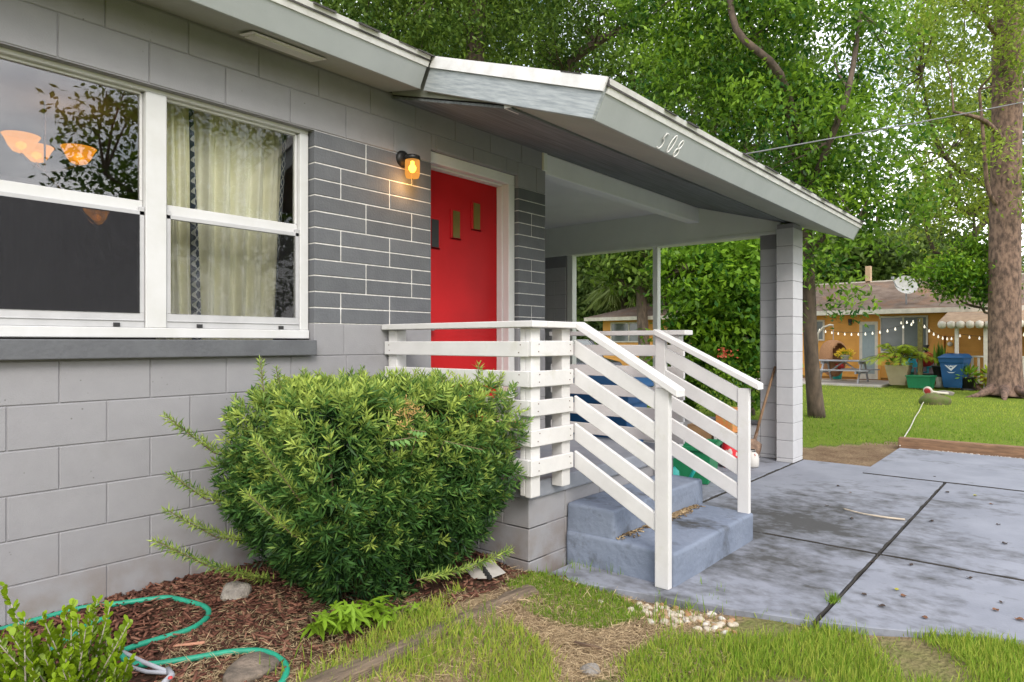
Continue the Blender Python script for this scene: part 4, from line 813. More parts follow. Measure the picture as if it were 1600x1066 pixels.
def rock(name, p, s, m, label, cat_, rz=0, group=None, bury=.3, sd=0):
    bm = bmesh.new(); bmesh.ops.create_icosphere(bm, subdivisions=3, radius=1); rs = random.Random(sd)
    ph = [rs.uniform(0, 6) for _ in range(6)]
    for v in bm.verts:
        c = v.co; k = 1 + .13 * math.sin(2.6 * c.x + ph[0]) + .12 * math.sin(3.1 * c.y + ph[1]) + .08 * math.sin(4.5 * c.z + ph[2] + 2 * c.x) + .04 * math.sin(9 * c.x + ph[3]) * math.sin(8 * c.y + ph[4]); c = c * k
        v.co = Vector((c.x * s[0], c.y * s[1], max(c.z, -.6) * s[2]))
    me = bpy.data.meshes.new(name); bm.to_mesh(me); bm.free(); me.polygons.foreach_set('use_smooth', [True] * len(me.polygons))
    o = link(name, me, m, None, Vector(p) + Vector((0, 0, s[2] * (.5 - bury)))); o.rotation_euler = (0, 0, rz); return tag(o, label, cat_, group)
m_stone1 = mat('limestone', (.33, .30, .26), (.16, .145, .13), rough=.9, scale=14, detail=9, bump=.6); m_stone2 = mat('brown_rock', (.23, .18, .14), (.09, .075, .06), rough=.9, scale=10, detail=9, bump=.7)
rock('stone', gp(368, 930), (.085, .06, .05), m_stone1, 'pale limestone lump under the left side of the yew bush', 'stone', .4, sd=1)
rock('stone', gp(390, 1052), (.13, .085, .04), m_stone2, 'flat brown rock inside the bend of the green hose', 'stone', .5, sd=2)
rock('stone', gp(922, 1050), (.05, .04, .025), m_stone1, 'grey stone half sunk in the front grass', 'stone', .2, sd=3)
# wood scraps
def chunk(p, q, w_, h_, m, label, cat_, name='wood_scrap'):
    p, q = Vector(p), Vector(q); ax = (q - p).normalized(); s = ax.cross(Vector((0, 0, 1))).normalized() * w_ / 2; u = Vector((0, 0, h_))
    mb = MB(); c = [p - s * .7, q - s, q + s * .8, p + s]; mb.add([*c, *[k + u * rng.uniform(.6, 1.1) for k in c]], [(3, 2, 1, 0), (4, 5, 6, 7), (0, 1, 5, 4), (1, 2, 6, 5), (2, 3, 7, 6), (3, 0, 4, 7)])
    return tag(mb.build(name, m, None, bevel=.002), label, cat_)
chunk(gp(898, 1006, .005), gp(940, 1016, .008), .022, .018, m_wood, 'dark broken wood chunk lying on bare soil before the steps', 'wood')
chunk(gp(255, 1012, .008), gp(320, 1006, .012), .016, .010, mat('fresh_wood', (.52, .26, .17), (.40, .19, .12), rough=.8), 'fresh orange wood sliver between the loops of hose', 'wood')
# flat folded panel by the knee wall
pn_ = thing('plastic_panel', gp(755, 898), 'pale folded plastic panel with black ribbed hinge on the mulch', 'panel')
m_pan = mat('pale_panel', (.50, .47, .43), (.44, .41, .37), rough=.6, scale=12)
c0, c1 = gp(748, 880, .075), gp(766, 905, .035)
for s, f0, f1 in ((0, (768, 876, .055), (790, 896, .02)), (1, (724, 884, .035), (738, 905, .012))):
    a, b_ = gp(*f0), gp(*f1); MB().prism([c0, c1, b_, a], (0, 0, .006)).build('panel', m_pan, pn_, bevel=.002)
MB().tube([c0 + Vector((0, 0, .004)), c1 + Vector((0, 0, .004))], .011, 8).build('hinge', m_dark, pn_)
for k in range(6): MB().tube([c0.lerp(c1, (k + .3) / 6) + Vector((0, 0, .004)), c0.lerp(c1, (k + .7) / 6) + Vector((0, 0, .004))], .015, 8).build('hinge_ring', m_dark, pn_)

V_, F_ = boxes_np(STEPLITTER[0], STEPLITTER[1], rng.uniform(0, 6.28, len(STEPLITTER[0])), rng.normal(0, .2, len(STEPLITTER[0])))
tag(link('leaf_litter', npmesh('leaf_litter', V_, F_, np.repeat(rng.beta(1, 2.5, len(STEPLITTER[0])), 8)), m_straw, steps), kind='stuff')
# heap of pebbles by the slab corner
PM = []
for k in range(6):
    bm = bmesh.new(); bmesh.ops.create_icosphere(bm, subdivisions=2, radius=1)
    for v in bm.verts: v.co = v.co * (1 + .14 * math.sin(3 * v.co.x + k) + .1 * math.sin(4 * v.co.y + 2 * k)); v.co.z *= .62; v.co.x *= 1.15
    me = bpy.data.meshes.new('pebble'); bm.to_mesh(me); bm.free(); me.polygons.foreach_set('use_smooth', [True] * len(me.polygons)); PM.append(me)
PC = [mat('pebble_%s' % nme, c, tuple(x * .75 for x in c), rough=.7, scale=40) for nme, c in (('cream', (.52, .45, .35)), ('white', (.60, .56, .50)), ('tan', (.42, .28, .16)), ('rust', (.36, .19, .09)))]
PMM = {}
slabpoly = [(3.13, -1.25), (3.17, -1.52), (3.28, -1.92), (3.345, -2.26), (3.48, -2.68), (3.6, -2.95), (8, -3), (8, -1.25)]
cnt = 0
while cnt < 120:
    px = rng.normal(1045, 34) if cnt < 95 else rng.uniform(1100, 1150); py = rng.normal(958 + (px - 1045) * .2, 11); q = gp(px, py)
    if pip(slabpoly, np.array([q.x]), np.array([q.y]))[0]: continue
    k, c = int(rng.integers(0, 6)), int(rng.choice(4, p=[.42, .14, .28, .16])); key = (k, c)
    if key not in PMM: PMM[key] = PM[k].copy(); PMM[key].materials.append(PC[c])
    s = rng.uniform(.010, .022); o = link('pebble', PMM[key], None, None, q + Vector((0, 0, s * rng.uniform(.1, .6)))); o.scale = (s, s, s); o.rotation_euler = (rng.normal(0, .3), rng.normal(0, .3), rng.uniform(0, 6))
    tag(o, 'small smooth %s pebble in the heap beside the driveway slab corner' % ('cream', 'white', 'tan', 'rust brown')[c], 'pebble', ('cream', 'white', 'tan', 'rust')[c] + ' pebbles heaped by the slab'); cnt += 1
# loose gravel along the far end of the driveway
n = 2600; x = np.r_[rng.uniform(9.98, 10.12, n // 2), rng.uniform(10.25, 10.9, n // 2)]; y = rng.uniform(-6.5, -2.1, n); kg = (x < 10.2) | (rng.uniform(0, 1, n) < sstep(11.1, 10.3, x) * sstep(-1.9, -2.8, y)); x, y = x[kg], y[kg]; n = len(x)
V_, F_ = boxes_np(np.stack([x, y, gh(x, y) + .012], 1), rng.uniform(.012, .035, (n, 3)), rng.uniform(0, 6, n), rng.normal(0, .4, n))
tag(link('gravel', npmesh('gravel', V_, F_, np.repeat(rng.uniform(0, 1, n), 8)), leafmat('gravel_stone', (.20, .18, .16), (.55, .51, .46), trans=0, rough=.9)), 'pale loose gravel along the brown timber', 'gravel', kind='stuff')
# leaves, stick and weed on the driveway
LM = []
for k in range(3):
    l_ = .036; vs_ = [(0, 0, .002)] + [(l_ * (u - .5) * (1.0), w2, .002 + .008 * abs(math.sin(u * 4 + k))) for u, w2 in ((0, 0), (.25, .013), (.55, .015), (.8, .009), (1, 0), (.8, -.009), (.55, -.014), (.25, -.012))]
    me = bpy.data.meshes.new('fallen_leaf'); me.from_pydata(vs_, [], [(0, i, i % 8 + 1) for i in range(1, 9)]); LM.append(me)
LC = [mat('leaf_brown', (.17, .08, .04), rough=.8), mat('leaf_dark', (.06, .04, .03), rough=.8), mat('leaf_yellow', (.35, .33, .05), rough=.7)]
LMM = {}
for i, (px, py, c) in enumerate([(1329, 770, 0), (1292, 791, 1), (1331, 811, 1), (1549, 788, 0), (1524, 775, 2), (1363, 879, 1), (1423, 883, 1), (1455, 815, 1), (1401, 922, 2), (1412, 932, 0), (1565, 942, 1), (1556, 954, 0), (1593, 969, 0), (1350, 930, 1), (1378, 948, 1), (1500, 890, 1), (1515, 904, 1), (1570, 850, 1), (1560, 820, 1), (1310, 760, 1), (1460, 700 + 45, 1), (1445, 966, 0), (1480, 770, 1)]):
    key = (i % 3, c)
    if key not in LMM: LMM[key] = LM[i % 3].copy(); LMM[key].materials.append(LC[c])
    o = link('fallen_leaf', LMM[key], None, None, gnd(px, py, .003)); o.rotation_euler = (0, 0, i * 1.7); k = .8 + .5 * ((i * 7) % 5) / 5; o.scale = (k, k, k)
    tag(o, 'small %s fallen leaf lying on the blue grey driveway' % ('brown curled', 'dark withered', 'yellow green')[c], 'leaf', ('brown', 'dark', 'yellow')[c] + ' leaves fallen on the driveway')
tag(MB().tube(smooth_path([gnd(1318, 795, .012), gnd(1345, 802, .012), gnd(1380, 808, .014), gnd(1414, 812, .011)], 5), [.006] * 8 + [.008] * 8, 7).build('stick', mat('peeled_stick', (.55, .48, .38), (.40, .33, .25), rough=.8), None, smooth=True), 'pale peeled stick lying on the driveway by the joint', 'stick')
q = gnd(1302, 941, .0); nb_ = 70; tuft = thing('weed_tuft', q, 'tuft of green grass growing in the driveway joint', 'weed')
link('foliage', leaf_mesh('tuft', *blades(q.x + rng.normal(0, .02, nb_), q.y + rng.normal(0, .012, nb_), rng.uniform(.03, .075, nb_), .005, .9, rng.uniform(.1, .4, nb_), z=np.full(nb_, .0))), m_grass, tuft)
# shovel against the column
sv = thing('shovel', (7.86, -.86, 0), 'old rusty shovel with wooden handle leaning in the carport corner', 'shovel')
m_rust = mat('rusty_blade', (.30, .20, .14), (.14, .09, .065), rough=.8, scale=18, bump=.3)
sb0, sb1 = Vector((7.60, -.80, .012)), Vector((7.99, -.97, 1.10)); jn = sb0.lerp(sb1, .26)
MB().tube([jn - (jn - sb0) * .12, jn.lerp(sb1, .4) + Vector((-.015, 0, 0)), sb1], [.017, .016, .014], 9).build('handle', mat('worn_handle', (.26, .16, .09), (.15, .09, .05), rough=.7, stretch=(8, 8, 1)), sv, smooth=True)
ax = (jn - sb0).normalized(); sd_ = ax.cross(Vector((.75, .65, .1))).normalized(); nn = sd_.cross(ax); vs_, fs_ = [], []
for i, (u, w_) in enumerate(((0, .02), (.12, .075), (.35, .105), (.7, .11), (.92, .10), (1.0, .02))):
    for k in range(7):
        s = (k - 3) / 3; vs_.append(sb0 + ax * u * .27 + sd_ * w_ * s + nn * (.035 * s * s - .02))
for i in range(5):
    for k in range(6): fs_.append((i * 7 + k, i * 7 + k + 1, (i + 1) * 7 + k + 1, (i + 1) * 7 + k))
bl = MB().add(vs_, fs_).build('blade', m_rust, sv, smooth=True); bl.modifiers.new('s', 'SOLIDIFY').thickness = .004
MB().tube([sb0 + ax * .2, jn + ax * .06], [.02, .019], 9).build('socket', m_rust, sv, smooth=True)

# ------------------------------------------------------------------ things kept in the carport
m_blue = mat('blue_bin_plastic', (.016, .085, .22), (.012, .07, .19), rough=.5, scale=3); m_green = mat('green_tub_plastic', (.012, .19, .075), (.01, .15, .06), rough=.5)
m_logo = mat('white_print', (.62, .66, .70), rough=.6)
def wheelie(name, p, rz, label, logo=True):
    t = thing(name, p, label, 'bin'); M = Matrix.Translation(p) @ Matrix.Rotation(rz, 4, 'Z')
    # front faces local -x; y is width
    def ring(z, x0, x1, w2): return [(x0, -w2, z), (x1, -w2, z), (x1, w2, z), (x0, w2, z)]
    rs_ = [ring(.05, -.20, .22, .235), ring(.12, -.215, .24, .25), ring(.78, -.29, .29, .305), ring(.80, -.31, .30, .32), ring(.93, -.33, .31, .335)]
    v = [q for r_ in rs_ for q in r_]; f = [(3, 2, 1, 0)]
    for i in range(4): f += [(i * 4 + k, i * 4 + (k + 1) % 4, i * 4 + 4 + (k + 1) % 4, i * 4 + 4 + k) for k in range(4)]
    f.append((16, 17, 18, 19)); MB().add(v, f, M).build('body', m_blue, t, bevel=.02, seg=3)
    lid = [ring(.932, -.36, .36, .352), ring(.965, -.355, .36, .348), ring(1.06, -.05, .33, .27), ring(1.07, .05, .28, .2)]
    v = [q for r_ in lid for q in r_]; f = [(3, 2, 1, 0), (12, 13, 14, 15)]
    for i in range(3): f += [(i * 4 + k, i * 4 + (k + 1) % 4, i * 4 + 4 + (k + 1) % 4, i * 4 + 4 + k) for k in range(4)]
    MB().add(v, f, M).build('lid', m_blue, t, bevel=.02, seg=2)
    for s in (-1, 1):
        Mw = M @ Matrix.Translation((.22, s * .29, .125)) @ Matrix.Rotation(R(90), 4, 'X')
        MB().lathe([(0, -.03), (.06, -.03), (.075, -.035), (.12, -.035), (.125, -.02), (.125, .02), (.12, .035), (.075, .035), (.06, .03), (0, .03)], n=22, M=Mw).build('wheel', m_dark, t, smooth=True)
    MB().tube([(.36, -.25, .97), (.40, -.25, .97), (.40, .25, .97), (.36, .25, .97)], .014, 8, M=M).build('handle', m_blue, t, smooth=True)
    if logo:
        lg = MB(); e = lambda z: -.305 - .0 + (-.004) + (.80 - z) * .11
        def sh(pts): lg.prism([(-.322 + (.80 - (.60 + v_)) * .112, u, .60 + v_) for u, v_ in pts], (-.004, 0, 0), M)
        sh([(-.17, .14), (-.10, .12), (-.03, .055), (0, .02), (.04, .06), (.11, .12), (.17, .135), (.12, .075), (.06, .015), (.0, -.045), (-.05, .01), (-.12, .08)])
        sh([(-.08, .13), (-.02, .10), (0, .13), (.03, .10), (.08, .13), (.03, .06), (0, .085), (-.03, .06)])
        sh([(-.12, -.06), (-.05, -.085), (.05, -.085), (.12, -.06), (.05, -.105), (-.05, -.105)]); lg.build('emblem', m_logo, t)
    return t
wheelie('wheelie_bin', Vector((5.62, -.16, .012)), R(10), 'blue wheelie bin in the carport behind the porch side railing', False)
def tub(name, p, rz, sx, sy, h, m, label, cat_, lidm=None):
    t = thing(name, p, label, cat_); M = Matrix.Translation(p) @ Matrix.Rotation(rz, 4, 'Z'); k = .86
    o = [(-1, -1), (1, -1), (1, 1), (-1, 1)]; v = [(a * sx * k, b_ * sy * k, 0) for a, b_ in o] + [(a * sx, b_ * sy, h) for a, b_ in o] + [(a * sx * .93, b_ * sy * .93, h) for a, b_ in o] + [(a * sx * .8, b_ * sy * .8, .02) for a, b_ in o]
    f = [(3, 2, 1, 0), (12, 13, 14, 15)]
    for i in range(3): f += [(i * 4 + q, i * 4 + (q + 1) % 4, i * 4 + 4 + (q + 1) % 4, i * 4 + 4 + q) for q in range(4)]
    MB().add(v, f, M).build('body', m, t, bevel=.01, seg=2)
    rim = MB()
    for a in (-1, 1): rim.box(-sx - .02, sx + .02, a * (sy + .008) - .012, a * (sy + .008) + .012, h - .035, h + .004, M); rim.box(a * (sx + .01) - .0125, a * (sx + .01) + .0125, -sy + .005, sy - .005, h - .034, h + .003, M)
    rim.build('rim', m, t, bevel=.004); return t
tub('recycling_tub', Vector((6.35, -.72, .01)), .25, .30, .21, .36, m_green, 'green recycling tub on the carport floor behind the steps', 'tub')
m_card = mat('cardboard', (.36, .22, .11), (.30, .18, .09), rough=.85, scale=8); m_orange = mat('orange_print', (.62, .22, .07), (.50, .30, .10), rough=.6, scale=25, lo=.48, hi=.52); m_bw = mat('black_white_print', (.65, .65, .63), (.03, .03, .035), rough=.6, scale=18, detail=1, lo=.48, hi=.52); m_redbag = mat('red_bag', (.55, .02, .03), (.5, .45, .42), rough=.5, scale=12, detail=2, lo=.42, hi=.46)
def carton(name, x0, x1, y0, y1, z0, z1, m, label, cat_, flap=True):
    t = thing(name, ((x0 + x1) / 2, (y0 + y1) / 2, z0), label, cat_); MB().box(x0, x1, y0, y1, z0, z1).build('body', m, t, bevel=.006)
    MB().box(x0 - .002, x1 + .002, y0 - .002, (y0 + y1) / 2 - .004, z1 + .001, z1 + .006).build('flap', m, t); MB().box(x0 - .002, x1 + .002, (y0 + y1) / 2 + .004, y1 + .002, z1 + .001, z1 + .006).build('flap', m, t); return t
carton('cardboard_box', 7.45, 7.8, -.42, -.12, .008, .40, m_card, 'plain brown cardboard box by the low carport wall', 'box')
carton('printed_box', 7.42, 7.70, -.70, -.46, .008, .33, m_bw, 'box with black and white print standing by the carport wall', 'box')
carton('printed_box', 7.45, 7.68, -.68, -.47, .342, .62, m_orange, 'box with orange print stacked on the black and white box', 'box')
def bag(name, p, s, m, label):
    t = thing(name, p, label, 'bag'); vs_, fs_ = [], []; n = 14
    for i, (z, k) in enumerate(((0, .8), (.12, 1), (.5, .98), (.8, .8), (.95, .45), (1.05, .55))):
        for j in range(n): a = 6.283 * j / n; vs_.append((p[0] + s[0] * k * math.cos(a) * (1 + .07 * math.sin(3 * a + i)), p[1] + s[1] * k * math.sin(a) * (1 + .07 * math.cos(4 * a + 2 * i)), p[2] + s[2] * z))
    for i in range(5):
        for j in range(n): fs_.append((i * n + j, i * n + (j + 1) % n, (i + 1) * n + (j + 1) % n, (i + 1) * n + j))
    fs_.append(tuple(range(n))[::-1]); MB().add(vs_, fs_).build('sack', m, t, smooth=True); MB().lathe([(s[0] * .42, 0), (s[0] * .5, .01), (s[0] * .42, .025)], (p[0], p[1], p[2] + s[2] * .93), n=14).build('tie', m_dark, t, smooth=True); return t
bag('bag', (7.2, -.74, .008), (.10, .09, .34), m_redbag, 'red and white bag on the carport floor near the shovel')
bag('bag', (7.35, -.93, .008), (.09, .08, .18), mat('pale_bag', (.55, .53, .50), (.3, .12, .1), rough=.6, scale=14, lo=.35, hi=.42), 'small pale bag slumped beside the red bag')
bk = thing('basket', (4.05, -.28, .55), 'brown woven basket standing on the porch behind the railing', 'basket'); m_wick = mat('wicker_brown', (.27, .15, .075), (.13, .065, .03), rough=.8, scale=50, bump=.6)
MB().lathe([(0, 0), (.14, 0), (.18, .18), (.17, .19), (.13, .02), (0, .02)], (4.05, -.28, .552), n=24).build('bowl', m_wick, bk, smooth=True)
for k in range(5): MB().lathe([(.145 + .009 * k, 0), (.155 + .009 * k, .012), (.147 + .009 * k, .024)], (4.05, -.28, .57 + k * .034), n=24).build('weave_ring', m_wick, bk, smooth=True)
wc = thing('watering_can', (5.35, -.98, 0), 'teal plastic watering can on the carport floor beside the steps', 'watering can'); m_teal = mat('teal_plastic', (.02, .36, .32), rough=.4)
MB().lathe([(0, 0), (.11, 0), (.12, .05), (.11, .26), (.07, .30), (.065, .30), (.1, .25), (.1, .03), (0, .03)], (5.3, -.95, .008), n=20).build('body', m_teal, wc, smooth=True)
MB().tube([(5.3, -1.05, .08), (5.28, -1.18, .24), (5.27, -1.24, .34)], [.02, .016, .014], 9).build('spout', m_teal, wc, smooth=True); MB().tube([(5.3, -.86, .1), (5.3, -.76, .2), (5.3, -.78, .32), (5.3, -.9, .34)], .012, 8).build('handle', m_teal, wc, smooth=True)
# ------------------------------------------------------------------ trees
def crown_pts(blobs, ncl, nper, spread):
    """leaf positions: clumps scattered through the crown's blobs, denser towards the outside"""
    Cs, Ts = [], []; wts = np.array([b_[1][0] * b_[1][1] * b_[1][2] for b_ in blobs]) ** .75; wts = wts / wts.sum()
    for (c, r), w_ in zip(blobs, wts):
        n = max(4, int(ncl * w_)); d = unit(rng.normal(0, 1, (n, 3))); s = rng.uniform(.15, 1, (n, 1)) ** .45; P = np.array(c) + d * s * np.array(r)
        Cs.append(P); Ts.append(np.clip(rng.normal(.30, .21, n) + .14 * d[:, 2], 0, 1))  # random clump tone, plus top light painted as a paler tint upwards
    P = np.concatenate(Cs); T = np.concatenate(Ts); n = len(P)
    sp = rng.normal(0, 1, (n, nper, 3)) * spread * np.array([1, 1, .6]); Q = (P[:, None] + sp).reshape(-1, 3); return P, Q, np.repeat(T, nper)
def tree(name, label, trunk, rad, limbs, blobs, ncl, nper, spread, ls, lw, lm_, bk_, group=None, catg='tree', droop=.35, ntw=60):
    t = thing(name, Vector(trunk[0]), label, catg, group)
    MB().tube(smooth_path([Vector(p) for p in trunk], 4), list(np.interp(np.linspace(0, 1, (len(trunk) - 1) * 4 + 1), np.linspace(0, 1, len(rad)), rad)), 12).build('trunk', bk_, t, smooth=True)
    for (pts, r0, r1) in limbs:
        sm = smooth_path([Vector(p) for p in pts], 4); MB().tube(sm, list(np.linspace(r0, r1, len(sm))), 8).build('limb', bk_, t, smooth=True)
    P, Q, T = crown_pts(blobs, ncl, nper, spread)
    if ntw:
        tw = MB(); src = [Vector(p) for (pts, _, _) in limbs for p in pts[1:]] + [Vector(trunk[-1])]
        for i in rng.choice(len(P), min(ntw, len(P)), replace=False):
            q = Vector(P[i]); s = min(src, key=lambda a: (a - q).length); md = s.lerp(q, .5) + Vector(rng.normal(0, .12, 3)) * min(1, (q - s).length * .3); tw.tube([s, md, q], [.022 * ls / .1, .014 * ls / .1, .005 * ls / .1], 5, cap=False)
        tag(tw.build('twig', bk_, t, smooth=True), kind='stuff')
    n = len(Q); D = unit(rng.normal(0, 1, (n, 3)) + np.array([0, 0, -droop])); N = unit(rng.normal(0, .6, (n, 3)) + np.array([0, 0, 1.]))
    link('crown', leaf_mesh(name + '_leaves', Q, D, N, ls * rng.uniform(.7, 1.25, n), lw * rng.uniform(.7, 1.2, n), np.clip(T + rng.normal(0, .06, n), 0, 1), fold=.1), lm_, t); return t
d = lambda px, py, c: tuple(dep(px, py, c))
def blob(px, py, c, rpx, rpy, rd): k = c / FPX; q = dep(px, py, c); return (tuple(q), (rpx * k, rpx * k if rd is None else rd, rpy * k))
# laurel right of the carport, trunk just behind the column
b0 = gnd(1276, 652, -.03)
tree('laurel_tree', 'glossy dark green tree whose trunk rises right behind the carport column', [b0, d(1268, 560, 12.6), d(1262, 420, 12.7), d(1256, 330, 12.8), d(1250, 230, 12.9)], [.16, .125, .12, .12, .12],
     [([d(1252, 280, 12.8), d(1222, 150, 13), d(1180, 60, 13.2), d(1140, -60, 13.4)], .10, .04), ([d(1255, 320, 12.8), d(1296, 222, 11.8), d(1326, 139, 11.5), d(1345, 20, 12)], .075, .035), ([d(1250, 230, 12.9), d(1218, 115, 11.8), d(1150, 45, 11.6), d(1138, -60, 11.9)], .08, .05), ([d(1262, 400, 12.7), d(1300, 360, 12.2), d(1335, 350, 12)], .05, .02), ([d(1256, 330, 12.8), d(1180, 320, 13.2), d(1090, 300, 13.6)], .07, .03)],
     [blob(1150, 60, 13, 130, 120, 1.7), blob(1280, 60, 12.8, 120, 130, 1.6), blob(1210, 210, 12.6, 130, 100, 1.5), blob(1330, 230, 12.6, 90, 110, 1.3), blob(1070, 150, 13.4, 90, 110, 1.4), blob(1300, 330, 12.3, 75, 60, .9), blob(1380, 330, 12.2, 50, 60, .8), blob(1290, 400, 12.2, 35, 60, .5), blob(1180, -80, 13, 200, 80, 1.9), blob(1310, 460, 12.3, 22, 45, .4), blob(1040, 30, 14, 90, 80, 1.3), blob(1130, 350, 13.2, 90, 80, 1.1)],
     900, 48, .22, .13, .06, m_laurel, m_bark)
# bright young tree seen through the carport opening
b1 = gnd(1166, 648, -.03)
tree('young_tree', 'bright green young tree seen through the carport side opening', [b1, d(1163, 560, 11.9), d(1158, 470, 12), d(1150, 400, 12)], [.17, .14, .10, .07],
     [([d(1160, 500, 12), d(1110, 450, 11.6), d(1070, 420, 11.5)], .05, .02), ([d(1156, 450, 12), d(1180, 400, 11.9), d(1200, 360, 11.8)], .05, .02)],
     [blob(1120, 470, 11.3, 70, 60, .9), blob(1160, 420, 11.6, 60, 55, .9), blob(1095, 540, 11.2, 55, 50, .8), blob(1150, 540, 11.1, 45, 50, .6), blob(1180, 500, 11.3, 35, 60, .6), blob(1060, 590, 11.5, 40, 40, .7), blob(1080, 420, 11.8, 50, 40, .7), blob(1195, 590, 11.6, 25, 50, .4)],
     520, 36, .15, .14, .068, m_bright, m_bark)
# red flowering shrub below it
rs_ = thing('flowering_shrub', gnd(1130, 640, -.03), 'low shrub with red blossoms beyond the carport sill', 'shrub')
P, Q, T = crown_pts([blob(1128, 600, 10.6, 40, 36, .45)], 50, 30, .1); n = len(Q)
link('foliage', leaf_mesh('shrub_leaves', Q, unit(rng.normal(0, 1, (n, 3))), unit(rng.normal(0, .6, (n, 3)) + [0, 0, 1.]), .07, .035, T), m_laurel, rs_)
Q = np.array([d(1131 + rng.normal(0, 8), 553 + rng.normal(0, 5), 10.35 + rng.normal(0, .05)) for _ in range(40)])
link('blossom', leaf_mesh('blossom', Q, unit(rng.normal(0, 1, Q.shape)), unit(rng.normal(0, 1, Q.shape)), .05, .035, rng.uniform(.2, .9, len(Q))), leafmat('red_petals', (.45, .03, .03), (.75, .16, .10), trans=.3), rs_)
# oak over the house roof
tree('oak_tree', 'big dark oak behind the house roof with mottled leaning trunk', [gnd(752, 700, -.03) * 1.0 if False else tuple(Vector(d(735, 640, 17)) * 1 - Vector((0, 0, Vector(d(735, 640, 17)).z + .05))), d(738, 300, 17), d(742, 90, 17), d(752, -40, 17), d(765, -160, 17.3)], [.34, .28, .24, .22, .18],
     [([d(748, 20, 17), d(690, -40, 16.5), d(600, -110, 16)], .13, .05), ([d(842, 220, 18), d(882, 112, 17.5), d(930, 68, 17.2), d(990, 40, 17), d(1060, 25, 17)], .17, .06), ([d(742, 160, 17), d(790, 210, 17.6), d(842, 220, 18)], .18, .16), ([d(760, -60, 17), d(840, -120, 16.5), d(940, -150, 16.2)], .12, .05)],
     [blob(560, 30, 16.5, 130, 90, 2.2), blob(660, 20, 16.2, 100, 90, 2), blob(760, -30, 17.6, 140, 60, 2.2), blob(840, 30, 16.8, 90, 90, 1.8), blob(940, 0, 16.8, 90, 60, 1.8), blob(600, -120, 16, 200, 80, 2.6), blob(860, -130, 16.5, 220, 80, 2.6), blob(470, -10, 16, 110, 80, 2), blob(1010, 10, 17.2, 70, 50, 1.3), blob(700, 95, 18.5, 120, 60, 1.6)],
     1300, 38, .27, .15, .065, m_oak, m_bark, ntw=90)
# tall pine in the lawn with hanging pale foliage of its neighbours
pb = gnd(1570, 620, -.03)
pine = tree('pine_tree', 'tall thick pine trunk with flaking bark standing on the lawn', [pb, d(1571, 600, 17.45), d(1570, 560, 17.45), d(1570, 400, 17.5), d(1573, 200, 17.5), d(1576, 0, 17.5), d(1578, -300, 17.6)], [.47, .41, .375, .36, .345, .33, .27],
     [([d(1573, 230, 17.5), d(1540, 190, 17), d(1490, 175, 16.6)], .09, .03), ([d(1574, 80, 17.5), d(1530, 20, 17), d(1470, -20, 16.5)], .09, .03), ([d(1570, 330, 17.5), d(1545, 300, 17.3), d(1537, 220, 17.1), d(1530, 140, 17)], .07, .03), ([d(1578, -280, 17.6), d(1500, -330, 17.6)], .15, .05)],
     [blob(1520, -40, 16.8, 110, 60, 1.6), blob(1590, -20, 16, 80, 60, 1.2), blob(1480, 40, 16.6, 70, 60, 1.2), blob(1610, 60, 16.2, 45, 60, .9), blob(1540, -300, 17.6, 200, 140, 3), blob(1572, 95, 16.8, 45, 55, .5), blob(1592, 290, 16.8, 22, 60, .35), blob(1545, 230, 16.9, 25, 45, .4)],
     500, 40, .24, .13, .055, m_pale, m_pine)
for k in range(3):
    a = 2.4 + k * .8; MB().tube([pb + Vector((math.cos(a) * .35, math.sin(a) * .35, .22)), pb + Vector((math.cos(a) * .75, math.sin(a) * .75, .05)), pb + Vector((math.cos(a) * 1.15, math.sin(a) * 1.15, -.03))], [.13, .07, .03], 8).build('root', m_pine, pine, smooth=True)
sb_ = gnd(1518, 608, -.03); stp = thing('tree_stump', sb_, 'small broken stump beside the pine trunk', 'stump')
MB().tube([sb_, sb_ + Vector((0, 0, .2)), sb_ + Vector((-.05, .12, .46))], [.24, .16, .07], 9).build('wood', m_pine, stp, smooth=True); MB().lathe([(.3, -.02), (.2, .1), (.14, .22)], sb_, n=9).build('root_flare', m_pine, stp, smooth=True)
def bgtree(name, label, px, py0, c, blobs, lm_, ncl=330, nper=36, ls=.26, lw=.12, spread=.42, group=None, tr=.2, top=None):
    base = dep(px, 600, c); base.z = -.05; tp = dep(px + rng.uniform(-15, 15), py0, c)
    mids = base.lerp(tp, .5) + Vector((rng.normal(0, .3), rng.normal(0, .3), 0))
    lim = [([tuple(base.lerp(tp, .55)), tuple(base.lerp(Vector(b_[0]), .75)), b_[0]], tr * .5, tr * .15) for b_ in blobs[:4]]
    tree(name, label, [tuple(base), tuple(mids), tuple(tp)], [tr, tr * .8, tr * .5], lim, blobs, ncl, nper, spread, ls, lw, lm_, m_bark, group=group, ntw=40)
bgtree('feathery_tree', 'pale yellow green feathery tree between the laurel and the pine', 1575, 60, 20, [blob(1440, 120, 20, 60, 90, 1.3), blob(1480, 240, 20, 60, 90, 1.3), blob(1440, 330, 19.5, 50, 60, 1.2), blob(1520, 330, 19.2, 45, 70, 1.1), blob(1400, 20, 20, 80, 60, 1.5), blob(1475, 420, 19, 45, 40, .9), blob(1590, 420, 19.4, 25, 30, .8), blob(1520, 150, 20, 35, 70, 1), blob(1600, 250, 19, 30, 120, 1)], m_pale, ncl=400, nper=34, ls=.15, lw=.06, spread=.3)
bgtree('spreading_tree', 'leafy branch tree hanging over the awning left of the pine', 1578, 380, 18.6, [blob(1480, 425, 18.4, 45, 32, .8), blob(1525, 445, 18.3, 45, 28, .7), blob(1530, 395, 18.6, 30, 30, .8)], m_bright, ncl=150, nper=36, ls=.14, lw=.065, spread=.2, tr=.09)
